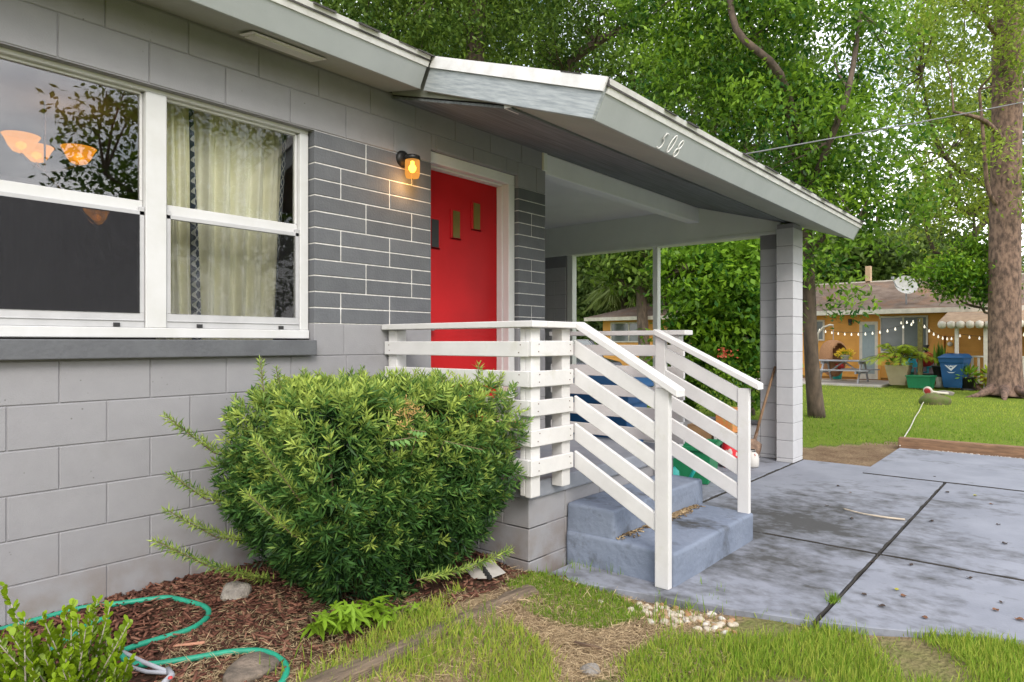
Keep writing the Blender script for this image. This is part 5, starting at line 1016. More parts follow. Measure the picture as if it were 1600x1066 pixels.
FG = [('low pale tree just beyond the left end of the orange roof', 930, 430, 37, [blob(915, 470, 37, 40, 50, 2), blob(960, 430, 38, 50, 50, 2), blob(880, 450, 37, 40, 60, 2), blob(1000, 440, 38, 50, 40, 2), blob(905, 510, 36, 40, 40, 2)], m_far),
      ('broad green tree far behind the orange house roof', 1375, 330, 44, [blob(1360, 410, 44, 75, 45, 3), blob(1430, 400, 45, 60, 50, 3), blob(1300, 400, 43, 50, 50, 3)], m_far),
      ('tall grey green tree far off behind the laurel', 1110, 100, 34, [blob(1080, 150, 34, 90, 110, 3.5), blob(1180, 120, 35, 90, 130, 3.5), blob(1120, 320, 34, 110, 90, 3.5), blob(1000, 330, 35, 80, 70, 3), blob(1260, 250, 35, 80, 120, 3.5)], m_far),
      ('dark leafy tree behind the palm in the back yard', 1010, 350, 29, [blob(1010, 410, 29, 70, 45, 2.2), blob(1075, 420, 29, 60, 60, 2.2), blob(950, 385, 30, 60, 40, 2), blob(1160, 430, 30, 80, 80, 2.5), blob(1030, 330, 30, 120, 50, 2.5)], m_oak),
      ('grey green tree at the left end of the back yard', 900, 350, 38, [blob(905, 430, 38, 40, 70, 2.2), blob(860, 400, 39, 60, 80, 3), blob(930, 350, 40, 60, 60, 3), blob(800, 380, 40, 80, 90, 3)], m_far),
      ('tall tree in the gap behind the porch roof', 880, 60, 30, [blob(900, 100, 30, 90, 70, 2.6), blob(1000, 130, 31, 60, 80, 2.2), blob(800, 60, 30, 120, 80, 2.8), blob(620, 60, 31, 140, 80, 3)], m_oak),
      ('tall pale tree filling the sky beyond the pine', 1560, 80, 36, [blob(1550, 300, 36, 90, 130, 4), blob(1640, 200, 36, 100, 150, 4), blob(1500, 100, 37, 90, 110, 3.5), blob(1440, 260, 37, 70, 120, 3.5), blob(1600, 450, 34, 90, 60, 3)], m_far)]
for (lb, px, py, c, bl_, mm_) in FG: bgtree('background_tree', lb, px, py, c, bl_, mm_, ncl=(640 if 'far off' in lb else 400) if 'filling the sky' not in lb else 330, nper=36, ls=.36 * c / 34, lw=.19 * c / 34, spread=.5, group='trees behind the yards', tr=.28)
# trees across the street, mirrored in the window
for (x, y, s, lb) in ((14.2, -24, 1.3, 'wide oak across the street mirrored in the window glass'), (-9, -30, .75, 'smaller oak across the street from the big window')):
    tree('street_oak', lb, [(x, y, -.05), (x + .2, y, 2.5), (x, y, 5.5)], [.45, .35, .25], [([(x, y, 3.5), (x - 2 * s, y + .5, 6), (x - 4 * s, y + 1, 7.5)], .2, .06), ([(x, y, 3.5), (x + 2.5 * s, y, 6), (x + 4 * s, y, 7.5)], .2, .06)],
         [((x, y, 7 * s + .5), (4.8 * s, 4 * s, 3.6 * s)), ((x - 3.2 * s, y + 1, 6 * s + .5), (2.5 * s, 2.5 * s, 2.4 * s)), ((x + 3.5 * s, y, 6 * s + .5), (2.6 * s, 2.5 * s, 2.4 * s)), ((x, y, 3.4 * s + .5), (4.6 * s, 3 * s, 1.9 * s))], 340, 34, .5, .30, .16, m_oak, m_bark, group='oaks across the street', ntw=20)
hd = thing('street_hedge', (6, -19, 0), 'low dark hedge across the street mirrored in the window', 'hedge')
Q = np.stack([rng.uniform(-14, 26, 9000), -19 + rng.normal(0, .5, 9000), rng.uniform(0, 1, 9000) ** .8 * (1.7 + .3 * np.sin(np.arange(9000)))], 1); n = len(Q)
link('foliage', leaf_mesh('hedge', Q, unit(rng.normal(0, 1, (n, 3))), unit(rng.normal(0, .6, (n, 3)) + [0, 0, 1.]), .28, .16, rng.uniform(.1, .5, n)), m_oak, hd)
# cabbage palm behind the orange house
pc = dep(975, 448, 33); pb_ = dep(978, 600, 33); pb_.z = 0
palm = thing('cabbage_palm', pb_, 'pale drooping cabbage palm behind the end of the orange roof', 'palm')
MB().tube([pb_, pb_.lerp(pc, .5) + Vector((.1, 0, 0)), pc], [.25, .2, .2], 10).build('trunk', m_bark, palm, smooth=True)
C_, D_, N_, L_, W_, T_ = [], [], [], [], [], []
for i in range(80):
    a = rng.uniform(0, 6.28); el = rng.uniform(-.5, 1.2); ax = Vector((math.cos(a) * math.cos(el), math.sin(a) * math.cos(el), math.sin(el))); hub = pc + ax * rng.uniform(.7, 1.2); sd_ = ax.cross(Vector((0, 0, 1))).normalized()
    tt = rng.uniform(.4, .9)
    for k in range(15):
        f_ = (k - 7) / 7 * 1.25; dd_ = (ax * math.cos(f_) + sd_ * math.sin(f_) - Vector((0, 0, .55 + .3 * abs(f_)))).normalized(); C_.append(tuple(hub)); D_.append(tuple(dd_)); N_.append(tuple(Vector(rng.normal(0, 1, 3)))); L_.append(rng.uniform(.9, 1.4)); W_.append(.09); T_.append(tt)
link('crown', leaf_mesh('palm_crown', np.array(C_), np.array(D_), np.array(N_), np.array(L_), np.array(W_), np.array(T_)), m_palm, palm)
# ------------------------------------------------------------------ orange house next door
XN = 26.9; XE = 26.15; ZE = 2.52
nh = thing('neighbour_house', (30, 3, 0), 'low orange clapboard house with brown shingle roof across the lawn', 'house')
m_or = mat('orange_siding', (.66, .33, .07), (.60, .29, .058), rough=.65, scale=3, rnd=.05); m_orb = mat('orange_backing', (.30, .14, .03), rough=.8)
m_brn = mat('brown_shingles', (.27, .21, .17), (.16, .115, .09), rough=.95, scale=2.2, detail=9, bump=.3, grime=(.30, .17, .10), gscale=.8, glo=.52, ghi=.7)
m_cream = mat('cream_trim', (.62, .58, .50), rough=.6); m_curtn = mat('blue_grey_blind', (.30, .36, .37), (.24, .30, .31), rough=.8, stretch=(1, 14, 1)); m_dglass = mat('dark_window', (.14, .16, .155), (.10, .12, .115), rough=.12, scale=1.5, spec=.7)
Y0, Y1 = -12.0, 13.4
nw = MB().box(XN + .02, XN + 7, Y0 + .02, Y1 - .02, -.1, 2.62).build('wall', m_orb, nh)
k = 0; z = .12
while z < 2.58:                                                     # clapboards, each lapped over the one below
    MB().prism([(XN - .004, Y0, z), (XN + .022, Y0, z), (XN + .022, Y0, z + .155), (XN + .012, Y0, z + .155)], (0, Y1 - Y0, 0)).build('clapboard', m_or, nw); z += .14
YR = (Y0 - .5, Y1 + .55)
ov = XE; XB = XN + 7.7; xm = (ov + XB) / 2; zh = ZE + (xm - ov) * .315; hip = xm - ov
rfv = [(ov, YR[0], ZE), (XB, YR[0], ZE), (XB, YR[1], ZE), (ov, YR[1], ZE), (xm, YR[0] + hip, zh), (xm, YR[1] - hip, zh)]
nr = MB().add(rfv, [(0, 4, 5, 3), (1, 2, 5, 4), (0, 1, 4), (3, 5, 2), (0, 3, 2, 1)]).build('roof', m_brn, nh)
nc = 26                                                             # shingle courses
for i in range(nc):
    u0, u1 = i / nc, (i + 1) / nc; a, b_ = ov + hip * u0, ov + hip * u1; ya0, ya1 = YR[0] + hip * u0, YR[1] - hip * u0
    z0 = ZE + (zh - ZE) * u0; z1 = ZE + (zh - ZE) * u1
    MB().add([(a - .01, ya0, z0 + .006), (a - .01, ya1, z0 + .006), (b_, YR[1] - hip * u1, z1 + .006), (b_, YR[0] + hip * u1, z1 + .006), (a - .01, ya0, z0 + .03), (a - .01, ya1, z0 + .03), (b_, YR[1] - hip * u1, z1 + .012), (b_, YR[0] + hip * u1, z1 + .012)], [(4, 5, 6, 7), (0, 1, 5, 4), (1, 2, 6, 5), (3, 0, 4, 7)]).build('shingle_course', m_brn, nr)
MB().box(ov - .03, ov - .002, YR[0], YR[1], ZE - .14, ZE + .02).build('fascia', m_cream, nr, bevel=.004); MB().box(ov, XN, YR[0], YR[1], ZE - .12, ZE - .1).build('soffit', m_cream, nr)
MB().box(xm - .12, xm + .12, YR[0] + hip, YR[1] - hip, zh - .02, zh + .035).build('ridge_cap', m_cream, nr)
def nwin(pxa, pxb, pya, pyb, n=2, glass=None, z0=None):
    a, b_ = atx(pxa, pya, XN), atx(pxb, pyb, XN); ya, yb = sorted((a.y, b_.y)); zt, zb = a.z, b_.z if z0 is None else z0
    fr = MB().box(XN - .035, XN + .03, ya - .06, ya, zb - .06, zt + .06).box(XN - .035, XN + .03, yb, yb + .06, zb - .06, zt + .06).box(XN - .035, XN + .03, ya, yb, zt, zt + .06).box(XN - .045, XN + .03, ya, yb, zb - .06, zb)
    wdt = (yb - ya) / n
    for i in range(1, n): fr.box(XN - .03, XN + .03, ya + wdt * i - .03, ya + wdt * i + .03, zb, zt)
    f = fr.build('window', m_cream, nh)
    for i in range(n): MB().box(XN - .012, XN + .0, ya + wdt * i + .03 * (i > 0), ya + wdt * (i + 1) - .03 * (i < n - 1), zb, zt).build('pane', glass or m_dglass, f)
nwin(1377, 1447, 497, 549); nwin(1262, 1286, 503, 530, 1); nwin(956, 1011, 506, 533, 2)
a, b_ = atx(1343, 503, XN), atx(1372, 590, XN); ya, yb = sorted((a.y, b_.y)); nd = MB().box(XN - .04, XN + .03, ya - .08, ya, .05, a.z + .08).box(XN - .04, XN + .03, yb, yb + .08, .05, a.z + .08).box(XN - .04, XN + .03, ya, yb, a.z, a.z + .08).build('door', m_or, nh)
MB().box(XN - .03, XN, ya, yb, .06, a.z).build('door_leaf', m_cream, nd); MB().box(XN - .034, XN - .031, ya + .1, yb - .1, .25, a.z - .12).build('door_glass', m_curtn, nd)
q = atx(1329, 503, XN); MB().box(q.x - .1, q.x, q.y - .06, q.y + .06, q.z - .02, q.z + .1).box(q.x - .13, q.x - .02, q.y - .045, q.y + .045, q.z - .13, q.z - .02).build('porch_light', m_dark, nh, bevel=.01)
a, b_ = atx(1462, 524, XN), atx(1476, 551, XN); MB().box(XN - .12, XN, b_.y, a.y, b_.z, a.z).build('utility_box', m_or, nh, bevel=.008)
a, b_ = atx(1479, 528, XN), atx(1492, 552, XN); MB().box(XN - .16, XN, b_.y, a.y, b_.z, a.z).build('meter_box', m_or, nh, bevel=.008); MB().lathe([(0, .1), (.07, .09), (.08, 0)], n=16, M=Matrix.Translation(((XN - .16), (a.y + b_.y) / 2, (a.z + b_.z) / 2 + .05)) @ Matrix.Rotation(R(-90), 4, 'Y')).build('meter_glass', m_cream, nh, smooth=True)
q = atx(1357, 440, xm); MB().box(q.x - .12, q.x + .12, q.y - .1, q.y + .1, zh - .1, q.z + .62).build('vent_pipe', mat('tan_pipe', (.50, .36, .22), rough=.7), nr, bevel=.01)
# satellite dish on the roof
q = dep(1415, 486, 23.5); sx_ = ov + .55; q = Vector((sx_, atx(1416, 480, sx_).y, ZE + .55 * .315 + .03)); dsh = thing('satellite_dish', q, 'pale satellite dish mounted on the brown roof next door', 'dish')
m_dish = mat('dish_grey', (.58, .57, .54), rough=.5); MB().tube([q + Vector((0, 0, -.02)), q + Vector((0, 0, .35)), q + Vector((-.02, 0, .5))], .03, 8).build('mast', m_gp, dsh, smooth=True)
Md = Matrix.Translation(q + Vector((-.05, .02, .62))) @ Matrix.Rotation(R(28), 4, 'Z') @ Matrix.Rotation(R(-62), 4, 'Y')
dm = MB().lathe([(0, 0), (.10, .007), (.20, .03), (.29, .065), (.36, .105), (.37, .105), (.29, .055), (.20, .015), (0, -.02)], n=28, M=Md); dm.v = [tuple(v) for v in dm.v]; dm.build('reflector', m_dish, dsh, smooth=True)
MB().tube([q + Vector((-.05, .0, .4)), q + Vector((-.3, .25, .62)), q + Vector((-.42, .34, .86))], .018, 7).build('feed_arm', m_gp, dsh, smooth=True); MB().box(-.05, .05, -.04, .04, -.04, .04, Matrix.Translation(q + Vector((-.42, .34, .9)))).build('feed_horn', m_gp, dsh, bevel=.01)
# scalloped awning on posts
aw = thing('awning', (25, -3, 2), 'scalloped white patio awning with brown top beside the pine', 'awning'); m_aw = mat('awning_white', (.66, .62, .56), (.5, .45, .38), rough=.6, scale=8)
XA0 = 24.0; ya1 = atx(1465, 510, XA0).y; za = atx(1465, 511, XA0).z; nrib = 34; vs_, fs_ = [], []
MB().prism([(XA0, ya1, za + .10), (XN, ya1, za + .62), (XN, ya1, za + .66), (XA0, ya1, za + .14)], (0, -8, 0)).build('top', mat('awning_top', (.42, .30, .20), (.30, .2, .13), rough=.9, scale=6), aw)
for i in range(nrib): y = ya1 - i * .235; MB().lathe([(.0, 0), (.09, .03), (.118, .10), (.118, .14), (.1, .2), (0, .24)], (0, 0, 0), n=10, M=Matrix.Translation((XA0 - .01, y - .1175, za - .06))).build('scallop', m_aw, aw, smooth=True)
for px in (1495, 1540, 1590):
    q = atx(px, 520, XA0 + .15); MB().box(q.x - .05, q.x + .05, q.y - .05, q.y + .05, 0, za + .13).build('post', m_cream, aw, bevel=.006)
# white baluster fence
fc = thing('baluster_fence', (24.2, -2.5, 0), 'white baluster fence under the patio awning', 'fence'); XF = 24.45; yf1 = atx(1506, 560, XF).y; yf0 = yf1 - 5.5
zt = atx(1530, 556, XF).z; MB().box(XF - .03, XF + .05, yf0, yf1, zt - .05, zt).build('rail', m_cream, fc, bevel=.006); MB().box(XF - .02, XF + .04, yf0, yf1, .14, .2).build('rail', m_cream, fc, bevel=.006)
y = yf1 - .06
while y > yf0: MB().box(XF - .012, XF + .026, y - .03, y + .03, .2, zt - .05).build('baluster', m_cream, fc); y -= .155
for y in (yf1 + .05, yf0 - .05): MB().box(XF - .06, XF + .06, y - .05, y + .05, -.03, zt + .06).build('post', m_cream, fc, bevel=.006)
# patio slab
pt = MB().prism([(23.75, 1.05, -.06), (26.95, 1.05, -.06), (26.95, 8.5, -.06), (23.9, 8.5, -.06)], (0, 0, .085)).build('patio', mat('patio_concrete', (.50, .46, .42), (.42, .38, .34), rough=.8, scale=3, detail=7), None, bevel=.01); tag(pt, kind='structure')
PT = .027
# picnic table
pk = thing('picnic_table', gnd(1325, 592, PT), 'weathered grey picnic table on the patio next door', 'table'); m_pk = mat('grey_planks', (.40, .40, .42), (.28, .28, .30), rough=.8, scale=5, detail=8, stretch=(6, 1, 6))
pX = 24.95; pya = atx(1363, 565, pX).y; pyb = atx(1277, 565, pX).y; ztab = .78
for i in range(5): MB().box(pX - .40 + i * .165, pX - .40 + i * .165 + .15, pya, pyb, ztab - .04, ztab + rng.uniform(0, .006)).build('plank', m_pk, pk, bevel=.004)
for s in (-1, 1):
    for j in range(2): MB().box(pX + s * .72 + j * .14 - .13, pX + s * .72 + j * .14, pya - .05, pyb + .05, .43, .47).build('bench_plank', m_pk, pk, bevel=.004)
for y in (pya + .28, pyb - .28):
    for s in (-1, 1): MB().prism([(pX + s * .66, y - .02, PT), (pX + s * .76, y - .02, PT), (pX + s * .28, y - .02, ztab - .04), (pX + s * .18, y - .02, ztab - .04)], (0, .045, 0)).build('leg', m_pk, pk)
    MB().box(pX - .88, pX + .88, y + .026, y + .066, .34, .43).build('cross_beam', m_pk, pk); MB().box(pX - .36, pX + .36, y + .026, y + .066, ztab - .13, ztab - .042).build('cross_beam', m_pk, pk)
    s = 1 if y < (pya + pyb) / 2 else -1; MB().prism([(pX - .03, y + .07 * s, .36), (pX - .03, y + .14 * s, .36), (pX - .03, y + .62 * s, ztab - .05), (pX - .03, y + .55 * s, ztab - .05)], (.06, 0, 0)).build('brace', m_pk, pk)
def bunch(t, c, r, n, ll, lw, m, tint=(.3, .8), upb=.6, name='foliage'):
    D = unit(rng.normal(0, 1, (n, 3)) + np.array([0, 0, upb])); P = np.array(c) + D * np.array(r) * rng.uniform(.2, 1, (n, 1)); link(name, leaf_mesh(name, P, D, unit(rng.normal(0, 1, (n, 3))), ll, lw, rng.uniform(*tint, n)), m, t)
def potprof(r0, r1, h): return [(0, 0), (r0, 0), (r1, h * .92), (r1 * 1.06, h * .92), (r1 * 1.06, h), (r1 * .93, h), (r1 * .9, h * .85), (0, h * .85)]
fp = Vector((pX, atx(1320, 560, pX).y, ztab + .006)); fl = thing('flower_pot', fp, 'white pot of yellow flowers on the picnic table', 'flower pot')
MB().lathe(potprof(.10, .15, .17), fp, n=20).build('pot', m_cream, fl, smooth=True); bunch(fl, fp + Vector((0, 0, .2)), (.26, .30, .16), 260, .09, .05, leafmat('yellow_petals', (.6, .30, .02), (.80, .60, .06), trans=.3), name='blossom'); bunch(fl, fp + Vector((0, 0, .17)), (.2, .22, .1), 120, .09, .04, m_bright)
# hanging egg chair
eg = thing('egg_chair', gnd(1283, 592, PT), 'tan wicker hanging egg chair on a white curved stand', 'chair'); m_egg = mat('tan_wicker', (.46, .24, .12), (.30, .15, .07), rough=.8, scale=40, bump=.5, stretch=(1, 1, 2)); eX = 25.75
ec = atx(1302, 560, eX); R1, Hh = .46, .66
vs_, fs_ = [], []; nu, nv = 30, 16
for i in range(nv + 1):
    for j in range(nu):
        th = math.pi * i / nv; a = 6.283 * j / nu; rr = R1 * math.sin(th) ** .85 * (1 + .12 * math.cos(th)); vs_.append((ec.x + rr * math.cos(a), ec.y + rr * math.sin(a), ec.z - Hh * math.cos(th) * -1 if False else ec.z + Hh * math.cos(th)))
oa = R(-125)
for i in range(nv):
    for j in range(nu):
        a = 6.283 * (j + .5) / nu; th = (i + .5) / nv; da = abs((a - oa + math.pi) % (2 * math.pi) - math.pi)
        if .16 < th < .72 and da < .75 * math.sin(math.pi * (th - .10) / .68): continue
        fs_.append((i * nu + j, i * nu + (j + 1) % nu, (i + 1) * nu + (j + 1) % nu, (i + 1) * nu + j))
es = MB().add(vs_, fs_).build('basket', m_egg, eg, smooth=True); es.modifiers.new('s', 'SOLIDIFY').thickness = .03
MB().lathe([(0, .1), (.25, .12), (.3, .02), (.25, -.1), (0, -.12)], ec + Vector((-.05, -.08, -.32)), n=18).build('cushion', mat('red_cushion', (.45, .03, .03), rough=.8), eg, smooth=True)
sX = eX; y0_ = atx(1276, 560, sX).y; MB().tube([(sX, y0_, PT), (sX, y0_, 1.2), (sX, y0_ - .05, 1.72), (sX, y0_ - .22, 1.93), (sX, ec.y + .1, 2.02), (sX, ec.y, 2.0)], .035, 10).build('stand', m_cream, eg, smooth=True); MB().tube([(sX, ec.y, 2.0), (ec.x, ec.y, ec.z + Hh)], .012, 6).build('chain', m_gp, eg)
MB().lathe([(0, 0), (.52, 0), (.52, .03), (0, .04)], (sX, ec.y + .1, PT), n=24).build('stand_base', m_cream, eg)
# potted areca palm
ap = Vector((24.35, atx(1404, 598, 24.35).y, PT)); pp_ = thing('potted_palm', ap, 'yellow green palm in a tall tan square planter', 'palm'); m_tan = mat('tan_planter', (.42, .35, .22), (.38, .31, .19), rough=.7)
o4 = [(-1, -1), (1, -1), (1, 1), (-1, 1)]; v = [(ap.x + a * .21, ap.y + c * .21, PT) for a, c in o4] + [(ap.x + a * .34, ap.y + c * .34, .66) for a, c in o4] + [(ap.x + a * .31, ap.y + c * .31, .66) for a, c in o4] + [(ap.x + a * .3, ap.y + c * .3, .58) for a, c in o4]
f = [(3, 2, 1, 0), (12, 13, 14, 15)]
for i in range(3): f += [(i * 4 + q, i * 4 + (q + 1) % 4, i * 4 + 4 + (q + 1) % 4, i * 4 + 4 + q) for q in range(4)]
MB().add(v, f).build('planter', m_tan, pp_, bevel=.01)
C = []; stm = MB()
for i in range(30):
    a = rng.uniform(0, 6.28); el = rng.uniform(.55, 1.4); ln_ = rng.uniform(1.1, 1.75); p0 = ap + Vector((rng.normal(0, .07), rng.normal(0, .07), .7)); hv = Vector((math.cos(a), math.sin(a), 0)); pts = [p0 + hv * (ln_ * u * math.cos(el)) + Vector((0, 0, ln_ * (u * math.sin(el) - .55 * u * u))) for u in np.linspace(.0, 1, 8)]
    stm.tube(pts, list(np.linspace(.012, .004, 8)), 5)
    for j in range(2, 7):
        x = pinnate(pts[j], pts[j + 1], 7, .30, .020, .45, '', None, None, tint=rng.uniform(.5, .95)); C.append(x[:6])
link('foliage', leaf_mesh('areca', *cat(*C)), m_pot, pp_); stm.build('frond_stem', m_bark, pp_, smooth=True); bunch(pp_, ap + Vector((0, 0, .72)), (.36, .4, .14), 140, .12, .06, m_laurel, name='undergrowth')
tub('recycling_tub', Vector((23.55, atx(1439, 600, 23.55).y, .0)), R(-8), .27, .33, .38, m_green, 'green recycling tub on the neighbour lawn beside the planter', 'tub')
wheelie('wheelie_bin', Vector((24.0, atx(1492, 600, 24.0).y, -.02)), R(-12), 'blue wheelie bin with white emblem standing near the pine')
# adirondack chairs
def adirondack(p, rz, m, label):
    t = thing('adirondack_chair', p, label, 'chair'); M = Matrix.Translation(p) @ Matrix.Rotation(rz, 4, 'Z')        # faces local -x
    for k in range(6):
        y = -.27 + k * .092; hh = 1.0 - .012 * (k - 2.5) ** 2 * 3; MB().prism([(.12, y, .30), (.14, y, .28), (.42, y, hh), (.40, y, hh)], (0, .082, 0), M).build('back_slat', m, t, bevel=.003)
        if k < 5: MB().prism([(-.32 + k * .09, -.27, .40 - k * .025), (-.24 + k * .09, -.27, .378 - k * .025), (-.24 + k * .09, -.27, .398 - k * .025), (-.32 + k * .09, -.27, .42 - k * .025)], (0, .55, 0), M).build('seat_slat', m, t)
    for s in (-1, 1):
        MB().box(-.42, .36, s * .36 - .07, s * .36 + .07, .56, .585, M).build('arm', m, t, bevel=.008); MB().box(-.34, -.24, s * .31 - .02, s * .31 + .02, 0, .56, M).build('leg', m, t); MB().prism([(-.34, s * .27 - .015, .30), (.55, s * .27 - .015, .0), (.62, s * .27 - .015, .0), (.62, s * .27 - .015, .06), (-.34, s * .27 - .015, .40)], (0, .03, 0), M).build('side_rail', m, t)
cX = 25.2; adirondack(Vector((cX, atx(1428, 585, cX).y, PT)), R(25), mat('turquoise_plastic', (.03, .42, .52), rough=.5), 'turquoise slatted garden chair behind the potted palm')
cX = 24.9; adirondack(Vector((cX, atx(1452, 585, cX).y, PT - .03)), R(-10), mat('mauve_plastic', (.34, .28, .32), rough=.6), 'faded mauve slatted garden chair beside the blue bin')
# snake plant, torch, yellow pots
sX_ = 24.4; q = Vector((sX_, atx(1469, 600, sX_).y, 0)); sn = thing('snake_plant', q, 'upright snake plant in a dark pot on a white urn', 'plant'); MB().lathe([(0, 0), (.16, 0), (.10, .12), (.15, .30), (.17, .32), (0, .32)], q, n=18).build('urn', m_cream, sn, smooth=True); MB().lathe(potprof(.15, .22, .34), q + Vector((0, 0, .32)), n=18).build('pot', m_dark, sn, smooth=True)
nb_ = 22; link('foliage', leaf_mesh('snake', *blades(q.x + rng.normal(0, .07, nb_), q.y + rng.normal(0, .07, nb_), rng.uniform(.5, .85, nb_), .09, .22, rng.uniform(0, .4, nb_), z=np.full(nb_, .62))), m_laurel, sn)
q = Vector((25.3, atx(1447, 590, 25.3).y, PT)); to = thing('grill', q, 'red kettle grill with dark cap behind the garden chairs', 'grill'); MB().lathe([(0, .55), (.2, .6), (.28, .75), (.28, .82), (.2, .98), (.06, 1.04), (0, 1.05)], q, n=18).build('kettle', mat('red_enamel', (.5, .03, .03), rough=.3), to, smooth=True)
for a in (0, 2.1, 4.2): MB().tube([q + Vector((.15 * math.cos(a), .15 * math.sin(a), .62)), q + Vector((.28 * math.cos(a), .28 * math.sin(a), 0))], .015, 6).build('leg', m_dark, to)
MB().tube([q + Vector((0, 0, 1.03)), q + Vector((0, 0, 1.2)), q + Vector((0, 0, 1.28))], [.04, .06, .1], 10).build('cap', m_dark, to, smooth=True)
for (px, lb, mm_) in ((1549, 'yellow pot with leafy plant by the white fence', 'y'), (1512, 'bushy green plant low beside the white fence', 'g')):
    q = Vector((23.9, atx(px, 590, 23.9).y, -.03)); t = thing('potted_plant', q, lb, 'plant')
    MB().lathe(potprof(.13, .2, .34), q + Vector((0, 0, .05)), n=18).build('pot', mat('yellow_glaze', (.55, .38, .03), rough=.3) if mm_ == 'y' else m_dark, t, smooth=True); MB().lathe([(0, 0), (.18, 0), (.18, .05), (0, .05)], q, n=16).build('saucer', m_dark, t)
    bunch(t, q + Vector((0, 0, .42)), (.26, .28, .22), 120, .2, .05, m_pot if mm_ == 'y' else m_bright, upb=.7)
q = Vector((26.2, atx(1308, 585, 26.2).y, PT)); t = thing('bucket', q, 'small teal bucket under the picnic table', 'bucket'); MB().lathe([(0, 0), (.14, 0), (.18, .3), (.17, .3), (.13, .02), (0, .02)], q, n=18).build('pail', m_teal, t, smooth=True); MB().tube([q + Vector((0, -.17, .29)), q + Vector((0, 0, .4)), q + Vector((0, .17, .29))], .006, 6).build('handle', m_gp, t)
# post with festoon lights
lX = 24.2; q = Vector((lX, atx(1438, 600, lX).y, 0)); ps = thing('light_post', q, 'mossy wooden post carrying the festoon lights', 'post'); zt_ = atx(1438, 497, lX).z; MB().box(-.065, .065, -.065, .065, -.1, zt_, Matrix.Translation(q)).build('shaft', mat('mossy_post', (.20, .17, .06), (.12, .10, .04), rough=.9, scale=12), ps, bevel=.006); MB().tube([q + Vector((0, 0, zt_ - .06)), q + Vector((-.12, 0, zt_ - .06)), q + Vector((-.12, 0, zt_ - .12))], .01, 6).build('hook', m_gp, ps)
fs2 = thing('festoon_lights', q + Vector((0, 0, zt_)), 'string of white festoon bulbs hung across the orange house', 'string lights'); m_fb = emat('festoon_bulb', (1, .93, .78), .55)
A_ = q + Vector((-.1, 0, zt_ - .05)); runs = []
for (e1, e2, sag, n) in ((A_, atx(1262, 508, XN - .4), .35, 16), (A_, atx(1500, 522, XN - .3), .28, 9), (atx(1500, 522, XN - .3), atx(1600, 520, XA0 + .3), .1, 6), (A_, atx(1408, 502, XN - .3), .0, 3)):
    pts = [e1.lerp(e2, u) - Vector((0, 0, sag * 4 * u * (1 - u))) for u in np.linspace(0, 1, n + 1)]; MB().tube(pts, .007, 5).build('wire', m_dark, fs2)
    for p_ in pts[1:]: MB().lathe([(0, .0), (.012, -.01), (.014, -.04), (.026, -.06), (.027, -.085), (.015, -.105), (0, -.11)], p_, n=8).build('bulb', m_fb, fs2, smooth=True)
# rope across the lawn with red and white float, dirt mound, root lump
ra, rb = gnd(1406, 697, .015), gnd(1449, 618, .02); rp_ = thing('dog_tether', ra, 'thin pale tether cord running over the lawn to a red and white reel', 'cord')
MB().tube([ra.lerp(rb, u) + Vector((0, 0, .012 * math.sin(20 * u))) for u in np.linspace(0, 1, 14)], .008, 6).build('cord', mat('pale_cord', (.6, .57, .5), rough=.7), rp_, smooth=True)
MB().lathe([(0, -.03), (.10, -.03), (.115, -.02), (.115, .02), (.10, .03), (0, .03)], n=20, M=Matrix.Translation(rb + Vector((.1, 0, .11))) @ Matrix.Rotation(R(75), 4, 'Y') @ Matrix.Rotation(R(20), 4, 'X')).build('reel', m_cream, rp_, smooth=True)
MB().lathe([(0, -.036), (.08, -.036), (.085, -.031), (0, -.03)], n=20, M=Matrix.Translation(rb + Vector((.1, 0, .11))) @ Matrix.Rotation(R(75), 4, 'Y') @ Matrix.Rotation(R(20), 4, 'X')).build('reel_face', mat('red_face', (.45, .04, .05), rough=.5), rp_, smooth=True); MB().tube([rb + Vector((.1, 0, .12)), rb + Vector((.2, -.2, .07)), rb + Vector((.3, -.42, .05))], .03, 8).build('tube', m_cream, rp_, smooth=True)
rock('dirt_mound', gnd(1462, 631, -.02), (.30, .26, .20), mat('mossy_dirt', (.13, .10, .06), (.10, .15, .03), rough=1, scale=7, detail=8, bump=.8), 'low mossy dirt mound on the lawn before the blue bin', 'mound', .5, sd=8)
rock('stone', gnd(1472, 616, -.02), (.3, .2, .08), m_stone1, 'flat pale stone in the lawn behind the dirt mound', 'stone', .9, sd=9)
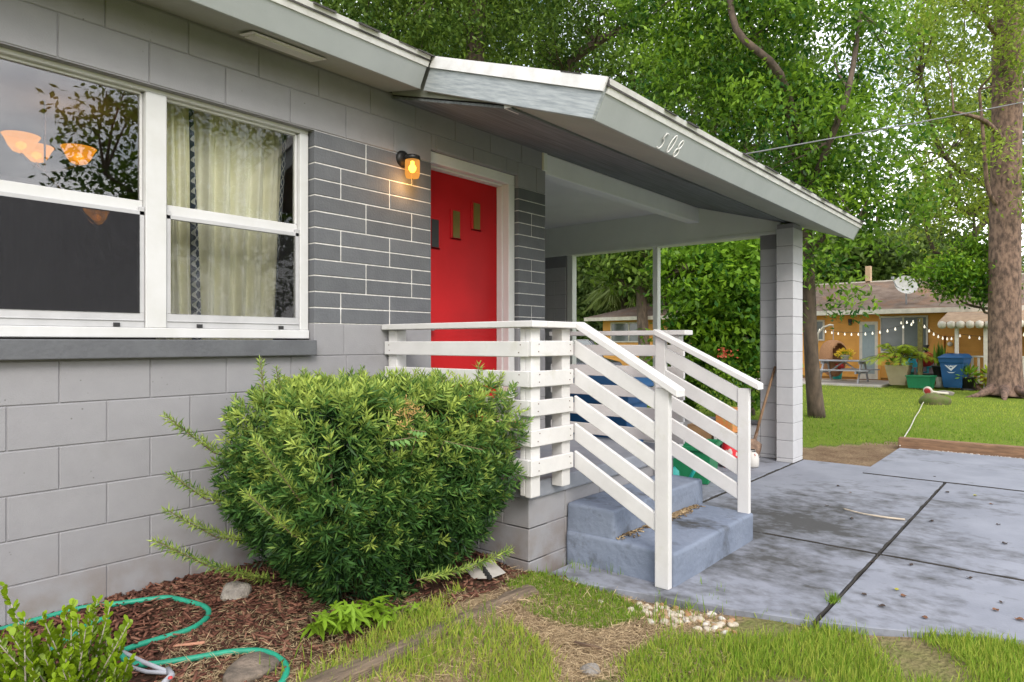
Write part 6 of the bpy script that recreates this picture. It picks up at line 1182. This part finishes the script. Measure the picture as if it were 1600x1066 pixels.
# dark car parked beyond the yard
cq = dep(878, 560, 19); cq.z = 0; car = thing('parked_car', cq, 'dark car parked on the grass beyond the carport', 'car'); m_car = mat('dark_car_paint', (.02, .022, .028), rough=.25, spec=.6); Mc = Matrix.Translation(cq) @ Matrix.Rotation(R(60), 4, 'Z')
prof = [(-2.1, .35), (-2.15, .7), (-1.9, .88), (-1.0, .98), (-.3, 1.45), (1.0, 1.5), (1.75, 1.05), (2.1, .98), (2.15, .5), (2.1, .35)]
MB().prism([(x, -.85, z) for x, z in prof], (0, 1.7, 0), Mc).build('body', m_car, car, bevel=.07, seg=3, smooth=False)
for s in (-1, 1):
    MB().prism([(-.85, s * .856, 1.0), (-.28, s * .856, 1.38), (.95, s * .856, 1.42), (1.5, s * .856, 1.06)], (0, s * .004, 0), Mc).build('window', m_dglass, car)
    for x in (-1.35, 1.35): MB().lathe([(0, -.1), (.2, -.1), (.24, -.11), (.32, -.1), (.33, -.06), (.33, .06), (.32, .1), (.24, .11), (.2, .1), (0, .1)], n=22, M=Mc @ Matrix.Translation((x, s * .78, .33)) @ Matrix.Rotation(R(90), 4, 'X')).build('wheel', m_dark, car, smooth=True)
MB().prism([(-1.02, -.7, .995), (-.36, -.62, 1.43), (-.36, .62, 1.43), (-1.02, .7, .995)], (-.02, 0, .012), Mc).build('windscreen', m_dglass, car); MB().tube([(-1.05, -.72, 1.0), (-.36, -.64, 1.45), (-.36, .64, 1.45), (-1.05, .72, 1.0)], .018, 6, M=Mc).build('window_trim', m_alu, car)
# service wires
def wire(a, b_, sag, r, label):
    pts = [a.lerp(b_, u) - Vector((0, 0, sag * 4 * u * (1 - u))) for u in np.linspace(0, 1, 16)]; tag(MB().tube(pts, r, 6).build('service_wire', mat('wire_grey', (.16, .16, .17), rough=.6) if 'wire_grey' not in MATS else MATS['wire_grey'], None, smooth=True), label, 'wire')
wire(Vector((6.1, -.9, zr(-.9) + .04)), dep(1900, 95, 13), .05, .008, 'thick grey service wire rising from the porch roof')
wire(dep(1245, 292, 22), dep(1900, 165, 20), .1, .007, 'thin upper utility wire crossing behind the laurel')
wire(dep(1290, 352, 22), dep(1900, 275, 20), .15, .006, 'thin lower utility wire crossing before the pine')
